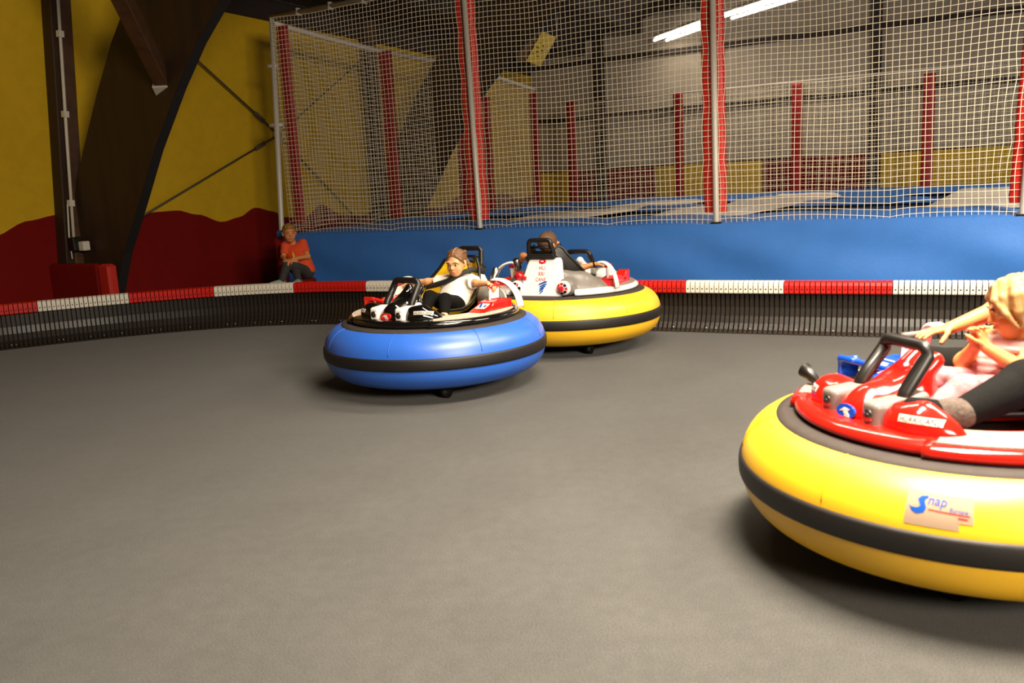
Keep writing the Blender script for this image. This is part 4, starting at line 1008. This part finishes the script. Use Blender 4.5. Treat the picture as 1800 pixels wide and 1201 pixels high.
for A in (legL, legR): s.rc(V(*g['pel']), A[0], .070, .070, .04); s.chain(A[:3], [.069, .052, .034], .03, capb=True)
s.obj('leggings', CBLACK, girl, .006, clip=[(V(-.15, .08, .70), (-.4, 0, 1))])
for A in (legL, legR):
    s = SD(); d = unit(A[3] - A[2]); s.rc(A[2] - d * .02 + V(0, 0, -.004), A[3] + d * .03, .030, .026, .02); s.obj('shoe', CGREY, girl, .006)
# hair: scalp cap with cornrow ridges, a white parting and a plait behind each ear
s = SD(); s.el(q(-.018, 0, .028), V(.0925, .0758, .0872), R, .01, cut=[(q(.060, 0, .046), R @ unit(V(1, 0, -.75))), (q(-.03, 0, -.03), R @ unit(V(.35, 0, -1)))])
for y in (-1, 1): s.chain([q(.052, .030 * y, .066), q(.040, .062 * y, .035), q(.012, .074 * y, .0)], [.010, .010, .007], .012)
for y in (-.055, -.032, .032, .055):
    s.chain([q(.034 - abs(y) * .3, y * .9, .088 - abs(y) * .30), q(-.01, y * 1.05, .104 - abs(y) * .40), q(-.06, y * 1.1, .078), q(-.092, y * .9, .015)], [.008, .012, .012, .010], .010)
hair = s.obj('hair', HBROWN, girl, .0055)
b = MB(); b.tube([q(.062, .004, .080), q(.03, .004, .108), q(-.02, .004, .1185), q(-.06, .004, .105)], .0020, 6); b.obj('parting', SKIN, hair)
for y in (-1, 1):
    s = SD(); P = [q(-.075, .058 * y, -.005), q(-.075, .072 * y, -.03), q(-.062, .080 * y, -.058), q(-.052, .082 * y, -.086), q(-.046, .082 * y, -.112)]
    for i, p in enumerate(P): s.el(p, V(.021, .019, .021) * (1 - .07 * i), R, .006)
    s.obj('plait', HBROWN, hair, .005)
# seat belt over her: belongs to the car
s = [V(-.38, .25, .865), V(-.295, .215, .885), V(-.215, .175, .872), V(-.165, .12, .835), V(-.130, .04, .80), V(-.13, -.06, .775), V(-.16, -.18, .75), V(-.25, -.29, .705)]
b = MB(); P = []
for i, p in enumerate(s): p = p + V(.020, 0, .010) * (1 if 0 < i < 7 else 0); P.append([p + V(-.012, 0, .024), p + V(.012, 0, -.018)])
b.grid(P); bo = b.obj('seat_belt', STRAP, next(o for o in bpy.data.objects if o.name == 'bumper_car')); so = bo.modifiers.new('thick', 'SOLIDIFY'); so.thickness = .006

# ---- boy in the car at the back, seen from behind
b_ = dict(pel=(-.16, .04, .65), ch=(-.245, .07, .80), nk=(-.24, .075, .885), hd=(-.205, .075, .985))
ac = unit(V(.08, 1, 0)); shL = V(-.235, .195, .845); shR = V(-.215, -.055, .83)
bL = [shL, V(-.235, .335, .885), V(-.17, .43, .79)]; bR = [shR, V(-.13, -.185, .755), V(-.075, -.33, .79)]
s = SD(); torso(s, b_['pel'], b_['ch'], b_['nk'], .095, .066, ac)
s.rc(b_['ch'], b_['nk'], .05, .04, .03); s.rc(b_['nk'], V(*b_['hd']) - V(-.005, 0, .05), .040, .038, .02)
for A in (bL, bR): s.chain([V(*b_['ch']) + (A[0] - V(*b_['ch'])) * .7, A[0], A[1], A[2]], [.044, .040, .031, .022], .02)
R, q = head_sd(s, b_['hd'], (.86, -.5, -.02), 1.04)
hand_sd(s, bL[2], (.3, .5, -.6), (-.2, -.3, -1), .12, (1, 0, .2), curl=(.5, .6, .5)); hand_sd(s, bR[2], (.12, -.95, -.12), (0, .1, -1), .125, (1, 0, .1), curl=(.12, .3, .3))
legL = [V(-.13, .10, .63), V(.12, .13, .71), V(.33, .14, .60)]; legR = [V(-.13, -.02, .63), V(.12, -.05, .71), V(.33, -.06, .60)]
for A in (legL, legR): s.chain(A, [.064, .048, .03], .03); s.rc(A[2], A[2] + V(.08, 0, -.005), .028, .024, .02)
boy = place(s.obj('person', SKIN2, None, .0055, label='short haired boy in dark clothes seen from behind in the yellow car at the back', cat='person'), 'c2')
face_parts(boy, R, q, 1.04)
s = SD(); torso(s, V(*b_['pel']) + V(0, 0, -.01), b_['ch'], b_['nk'], .098, .068, ac, grow=.012)
for A, fr in ((bL, .35), (bR, .80)): m = A[0] + (A[1] - A[0]) * fr; s.rc(V(*b_['ch']) + (A[0] - V(*b_['ch'])) * .6, A[0], .055, .054, .03); s.rc(A[0], m, .052, .046, .02, capb=True)
s.obj('shirt', CGREY, boy, .006, clip=[(V(*b_['nk']) + V(0, 0, 0), (.2, 0, 1))])
s = SD()
for A in (legL, legR): s.rc(V(*b_['pel']), A[0], .072, .072, .04); s.chain(A, [.071, .055, .036], .03, capb=True)
s.obj('trousers', CBLACK, boy, .007)
s = SD(); s.el(q(-.018, 0, .026), V(.096, .079, .091) * 1.04, R, .01, cut=[(q(.066, 0, .045), R @ unit(V(1, 0, -.55))), (q(-.045, 0, -.052), R @ unit(V(.5, 0, -1)))])
for i in range(26):
    a, e = rng.uniform(-PI, PI), rng.uniform(.55, 1.35); d = V(math.cos(a) * math.cos(e), math.sin(a) * math.cos(e), math.sin(e)); p = q(-.018 + .088 * d[0], .072 * d[1], .026 + .084 * d[2]); s.rc(p, p + R @ V(.018, 0, .010) + R @ d * .006, .010, .004, .008)
s.obj('hair', HDARK, boy, .0055)
b = MB(); 
for y in (-1, 1): a_ = np.linspace(0, 2 * PI, 17)[:-1]; b.tube([q(.092, (.032 + .022 * math.cos(a)) * y, .0 + .018 * math.sin(a)) for a in a_], .0022, 5, closed=True); b.tube([q(.090, .054 * y, .006), q(.03, .076 * y, .008), q(-.01, .079 * y, .004)], .0022, 5)
b.tube([q(.094, .010, .004), q(.094, -.010, .004)], .0022, 5); b.obj('glasses', INKK, boy)
d = unit(bR[2] - bR[1]); b = MB(); b.tube([bR[2] - d * .018, bR[2] - d * .004], .0265, 12); b.obj('wristwatch', INKK, boy)

# ---- boy in orange sitting behind the barrier against the blue skirt
HB = 1.14
bo_ = dict(pel=(-2.80, 11.82, .545), ch=(-2.885, 11.80, .82), nk=(-2.925, 11.78, .955), hd=(-2.945, 11.745, 1.07))
ac = unit(V(1, -.1, .15)); shR = V(-3.02, 11.77, .90); shL = V(-2.785, 11.80, .925)
oL = [shL, V(-2.715, 11.72, .745), V(-2.865, 11.50, .735)]; oR = [shR, V(-3.045, 11.70, .75), V(-2.975, 11.52, .725)]
s = SD(); torso(s, bo_['pel'], bo_['ch'], bo_['nk'], .10, .078, ac)
s.rc(bo_['ch'], bo_['nk'], .05, .042, .03); s.rc(bo_['nk'], V(*bo_['hd']) - V(.01, .01, .05), .042, .04, .02)
for A in (oL, oR): s.chain([V(*bo_['ch']) + (A[0] - V(*bo_['ch'])) * .7, A[0], A[1], A[2]], [.046, .043, .034, .024], .02)
R, q = head_sd(s, bo_['hd'], (.42, -.90, -.06), HB)
hand_sd(s, oL[2], (-.8, -.5, -.35), (-.2, .2, -1), .13, (-.3, -.6, .7), curl=(.3, .4, .4), spread=.25); hand_sd(s, oR[2], (.4, -.7, -.4), (0, .2, -1), .13, (.6, -.3, .5), curl=(.3, .4, .4), spread=.25)
oLR = [V(-2.86, 11.80, .53), V(-2.945, 11.50, .675), V(-3.02, 11.38, .445), V(-3.10, 11.29, .435)]; oLL = [V(-2.76, 11.80, .52), V(-2.86, 11.53, .655), V(-2.83, 11.55, .43), V(-2.84, 11.43, .42)]
for A in (oLR, oLL): s.chain(A[:3], [.078, .058, .036], .03); s.rc(A[2], A[3], .034, .028, .02)
ob = s.obj('person', SKIN2, None, .006, label='fair haired boy in an orange shirt sitting behind the barrier by the blue skirt', cat='person')
face_parts(ob, R, q, HB, smile=True)
s = SD(); torso(s, bo_['pel'], bo_['ch'], bo_['nk'], .104, .080, ac, grow=.014)
for A in (oL, oR): m = A[0] + (A[1] - A[0]) * .70; s.rc(V(*bo_['ch']) + (A[0] - V(*bo_['ch'])) * .6, A[0], .060, .058, .03); s.rc(A[0], m, .056, .052, .02, capb=True)
s.el(V(*bo_['nk']) + V(.0, -.02, .045), .066, None, .01, op='-')
sh = s.obj('shirt', CORANGE, ob, .0065, clip=[(V(-2.80, 11.8, .50), (.2, 0, -1))])
b = MB(); pr = [(-.012, .05), (.008, .02), (.022, -.03), (.0, -.05), (-.012, -.01)]; c = V(-2.90, 11.685, .775); b.prism(pr, 0, .006, lambda x, y, z: (c[0] + x, c[1] - z, c[2] + y)); b.obj('shirt_print', YPRINT, sh, smooth=False)
s = SD()
for A in (oLR, oLL): s.rc(V(*bo_['pel']), A[0], .085, .085, .04); s.chain(A[:3], [.084, .065, .043], .03, capb=True)
s.obj('trousers', CGREY, ob, .007, clip=[(V(-2.8, 11.8, .60), (0, .3, 1))])
for A in (oLR, oLL):
    s = SD(); d = unit(A[3] - A[2]); s.rc(A[2] - d * .02, A[3] + d * .03, .042, .034, .02); s.obj('shoe', SHOEG, ob, .007)
s = SD(); s.el(q(-.018, 0, .028), V(.096, .079, .090) * HB, R, .01, cut=[(q(.060, 0, .040), R @ unit(V(1, 0, -.62))), (q(-.04, 0, -.045), R @ unit(V(.5, 0, -1)))])
for y in (-.05, -.025, 0, .025, .05): s.rc(q(.045, y, .092), q(.080, y * 1.05 + .006, .058), .012, .007, .008)
s.obj('hair', HSAND, ob, .006)
r = empty('foam_step', (-2.86, 11.78, 0), label='dark red foam step behind the barrier under the boy in orange', cat='step')
b = MB(); b.bbox((.06, .04, .22), (.12, .16, .215), .02); b.obj('seat_block', RW, r, smooth=False); b = MB(); b.bbox((-.10, -.36, .185), (.2, .14, .185), .02); b.obj('foot_block', RW, r, smooth=False)
r = empty('corner_pad', (-3.16, 12.1, 0), label='narrow red corner pad with a blue cap behind the boy in orange', cat='pad')
b = MB(); b.bbox((0, 0, .5), (.07, .07, .5), .03); b.obj('pad', DKRED, r); b = MB(); b.bbox((0.02, 0, 1.05), (.06, .06, .05), .02); b.obj('cap', VINYL, r)

# ---- blond child on the adult's lap in the near car
k_ = dict(pel=(-.10, .03, .655), ch=(-.205, .035, .80), nk=(-.20, .045, .87), hd=(-.165, .045, .975))
ac = unit(V(0, 1, 0)); shL = V(-.195, .16, .835); shR = V(-.185, -.085, .835)
kL = [shL, V(-.115, .165, .735), V(.005, .075, .835)]; kR = [shR, V(-.045, -.085, .745), V(-.005, .015, .835)]
s = SD(); torso(s, k_['pel'], k_['ch'], k_['nk'], .088, .064, ac)
s.rc(k_['ch'], k_['nk'], .05, .038, .03); s.rc(k_['nk'], V(*k_['hd']) - V(-.005, 0, .05), .038, .036, .02)
for A in (kL, kR): s.chain([V(*k_['ch']) + (A[0] - V(*k_['ch'])) * .7, A[0], A[1], A[2]], [.044, .042, .036, .023], .02)
R, q = head_sd(s, k_['hd'], (.82, -.52, -.30), 1.05)
hand_sd(s, kL[2], (.12, -.25, .9), (.3, -1, .1), .125, (.7, 0, .4), curl=(.5, .7, .6)); hand_sd(s, kR[2], (.16, .25, .9), (.2, 1, .1), .125, (.8, 0, .4), curl=(.35, .5, .5))
kl = [V(-.08, .09, .65), V(.13, .115, .685), V(.33, .11, .615), V(.40, .11, .615)]; kr = [V(-.08, -.03, .65), V(.13, -.06, .69), V(.33, -.06, .615), V(.40, -.06, .615)]
for A in (kl, kr): s.chain(A[:3], [.064, .050, .034], .03); s.rc(A[2], A[3], .028, .024, .02)
kid = place(s.obj('person', SKIN2, None, .005, label='blond child in pink with clasped hands, sitting on an adult lap in the near car', cat='person'), 'near')
face_parts(kid, R, q, 1.05)
s = SD(); torso(s, V(*k_['pel']) + V(0, 0, -.02), k_['ch'], k_['nk'], .092, .067, ac, grow=.013)
for A in (kL, kR): m = A[0] + (A[1] - A[0]) * .45; s.rc(V(*k_['ch']) + (A[0] - V(*k_['ch'])) * .6, A[0], .055, .054, .03); s.rc(A[0], m, .053, .053, .02, capb=True)
for i in range(5): a = V(-.10 - .018 * i, -.08, .70 + .028 * i); s.rc(a + V(.085, .02, -.01), a + V(.075, .20, .012), .012, .010, .02)
s.obj('shirt', CPINK, kid, .0055, clip=[(V(*k_['nk']) + V(0, 0, -.004), (.25, 0, 1))])
s = SD()
for A in (kl, kr):
    s.rc(V(*k_['pel']), A[0], .070, .072, .04); s.chain(A[:3], [.073, .060, .046], .03, capb=True)
    for i in range(3): c = A[0] + (A[1] - A[0]) * (.35 + .25 * i); s.rc(c + V(0, -.05, .035), c + V(.03, .05, .04), .016, .012, .02)
s.obj('trousers', CPINKT, kid, .006, clip=[(V(-.12, 0, .72), (-.5, 0, 1))])
for A in (kl, kr): s = SD(); s.rc(A[2], A[3] + V(.03, 0, 0), .033, .028, .02); s.obj('shoe', CPINK, kid, .007)
s = SD(); s.el(q(-.018, 0, .028), V(.098, .082, .092) * 1.05, R, .01, cut=[(q(.070, 0, .030), R @ unit(V(1, 0, -.45)))])
for i in range(30):
    a = rng.uniform(.35, PI) * (1 if i % 2 else -1); z1 = rng.uniform(-.11, -.05) if abs(a) > 1.0 else rng.uniform(-.03, .0)
    ca, sa = math.cos(a), math.sin(a); P = [q(-.018 + .05 * ca, .04 * sa, .105), q(-.018 + .088 * ca, .075 * sa, .06), q(-.016 + .098 * ca, .085 * sa, .0), q(-.020 + .092 * ca, .084 * sa, z1)]
    s.chain(P, [.014, .016, .015, .007], .008)
for y in (-1, 1): s.chain([q(.055, .01 * y, .10), q(.075, .045 * y, .055), q(.055, .074 * y, .0), q(.030, .080 * y, -.06)], [.010, .013, .012, .005], .008)
s.obj('hair', HBLOND, kid, .0055)

# ---- the adult holding the child, mostly beyond the right picture edge
a_ = dict(pel=(-.32, .02, .68), ch=(-.58, -.01, .96), nk=(-.60, -.01, 1.10), hd=(-.58, -.01, 1.23))
ac = unit(V(0, 1, 0)); shR = V(-.57, -.215, 1.01); shL = V(-.57, .175, 1.01)
aR = [shR, V(-.435, -.325, .895), V(-.205, -.335, .835)]; aL = [shL, V(-.36, .26, .86), V(-.16, .16, .82)]
s = SD(); torso(s, a_['pel'], a_['ch'], a_['nk'], .15, .10, ac)
s.rc(a_['ch'], a_['nk'], .07, .05, .04); s.rc(a_['nk'], V(*a_['hd']) - V(0, 0, .06), .052, .05, .02)
for A in (aL, aR): s.chain([V(*a_['ch']) + (A[0] - V(*a_['ch'])) * .7, A[0], A[1], A[2]], [.062, .056, .042, .027], .03)
R, q = head_sd(s, a_['hd'], (.9, -.2, -.3), 1.14)
hand_sd(s, aR[2], (.97, -.15, -.10), (.05, 0, -1), .175, (.0, 1, -.4), curl=(.05, .25, .2), spread=.14, thumb=.7); hand_sd(s, aL[2], (.6, -.6, -.2), (-.3, -.4, -.6), .165, (.2, .1, 1), curl=(.3, .4, .4))
lR = [V(-.28, -.11, .68), V(.02, -.21, .705), V(.25, -.21, .60), V(.33, -.21, .60)]; lL = [V(-.28, .12, .68), V(.0, .265, .735), V(.305, .275, .655), V(.40, .235, .672)]
for A in (lR, lL): s.chain(A[:3], [.092, .070, .042], .03); s.rc(A[2], A[3], .038, .032, .02)
ad = place(s.obj('person', SKIN2, None, .0055, label='adult in black trousers at the right picture edge, one arm reaching to the lever', cat='person'), 'near')
face_parts(ad, R, q, 1.14)
s = SD(); torso(s, a_['pel'], a_['ch'], a_['nk'], .155, .102, ac, grow=.014)
for A in (aL, aR): m = A[0] + (A[1] - A[0]) * .5; s.rc(V(*a_['ch']) + (A[0] - V(*a_['ch'])) * .6, A[0], .075, .072, .03); s.rc(A[0], m, .070, .064, .02, capb=True)
s.obj('shirt', CGREY, ad, .008, clip=[(V(*a_['nk']) + V(0, 0, -.01), (.2, 0, 1))])
s = SD()
for A in (lR, lL): s.rc(V(*a_['pel']), A[0], .10, .10, .04); s.chain(A[:3], [.10, .082, .052], .03, capb=True)
s.obj('trousers', CBLACK, ad, .007)
for A in (lR, lL):
    d = unit(A[3] - A[2]); s = SD(); s.rc(A[2] - unit(A[2] - A[1]) * .02, A[2] + d * .03, .050, .046, .02); s.rc(A[2] + d * .0, A[3] + d * .03, .046, .040, .03); s.obj('sock', SOCK, ad, .006)
    s = SD(); s.rc(A[2] + d * .055 + V(0, 0, -.004), A[3] + d * .055, .048, .040, .02); s.rc(A[2] + d * .03 + V(0, 0, -.02), A[3] + d * .05 + V(0, 0, -.014), .036, .034, .02); s.obj('shoe', CBLACK, ad, .006)
s = SD(); s.el(q(-.018, 0, .028), V(.097, .08, .092) * 1.14, R, .01, cut=[(q(.062, 0, .04), R @ unit(V(1, 0, -.6))), (q(-.04, 0, -.05), R @ unit(V(.5, 0, -1)))])
s.obj('hair', HBROWN, ad, .008)
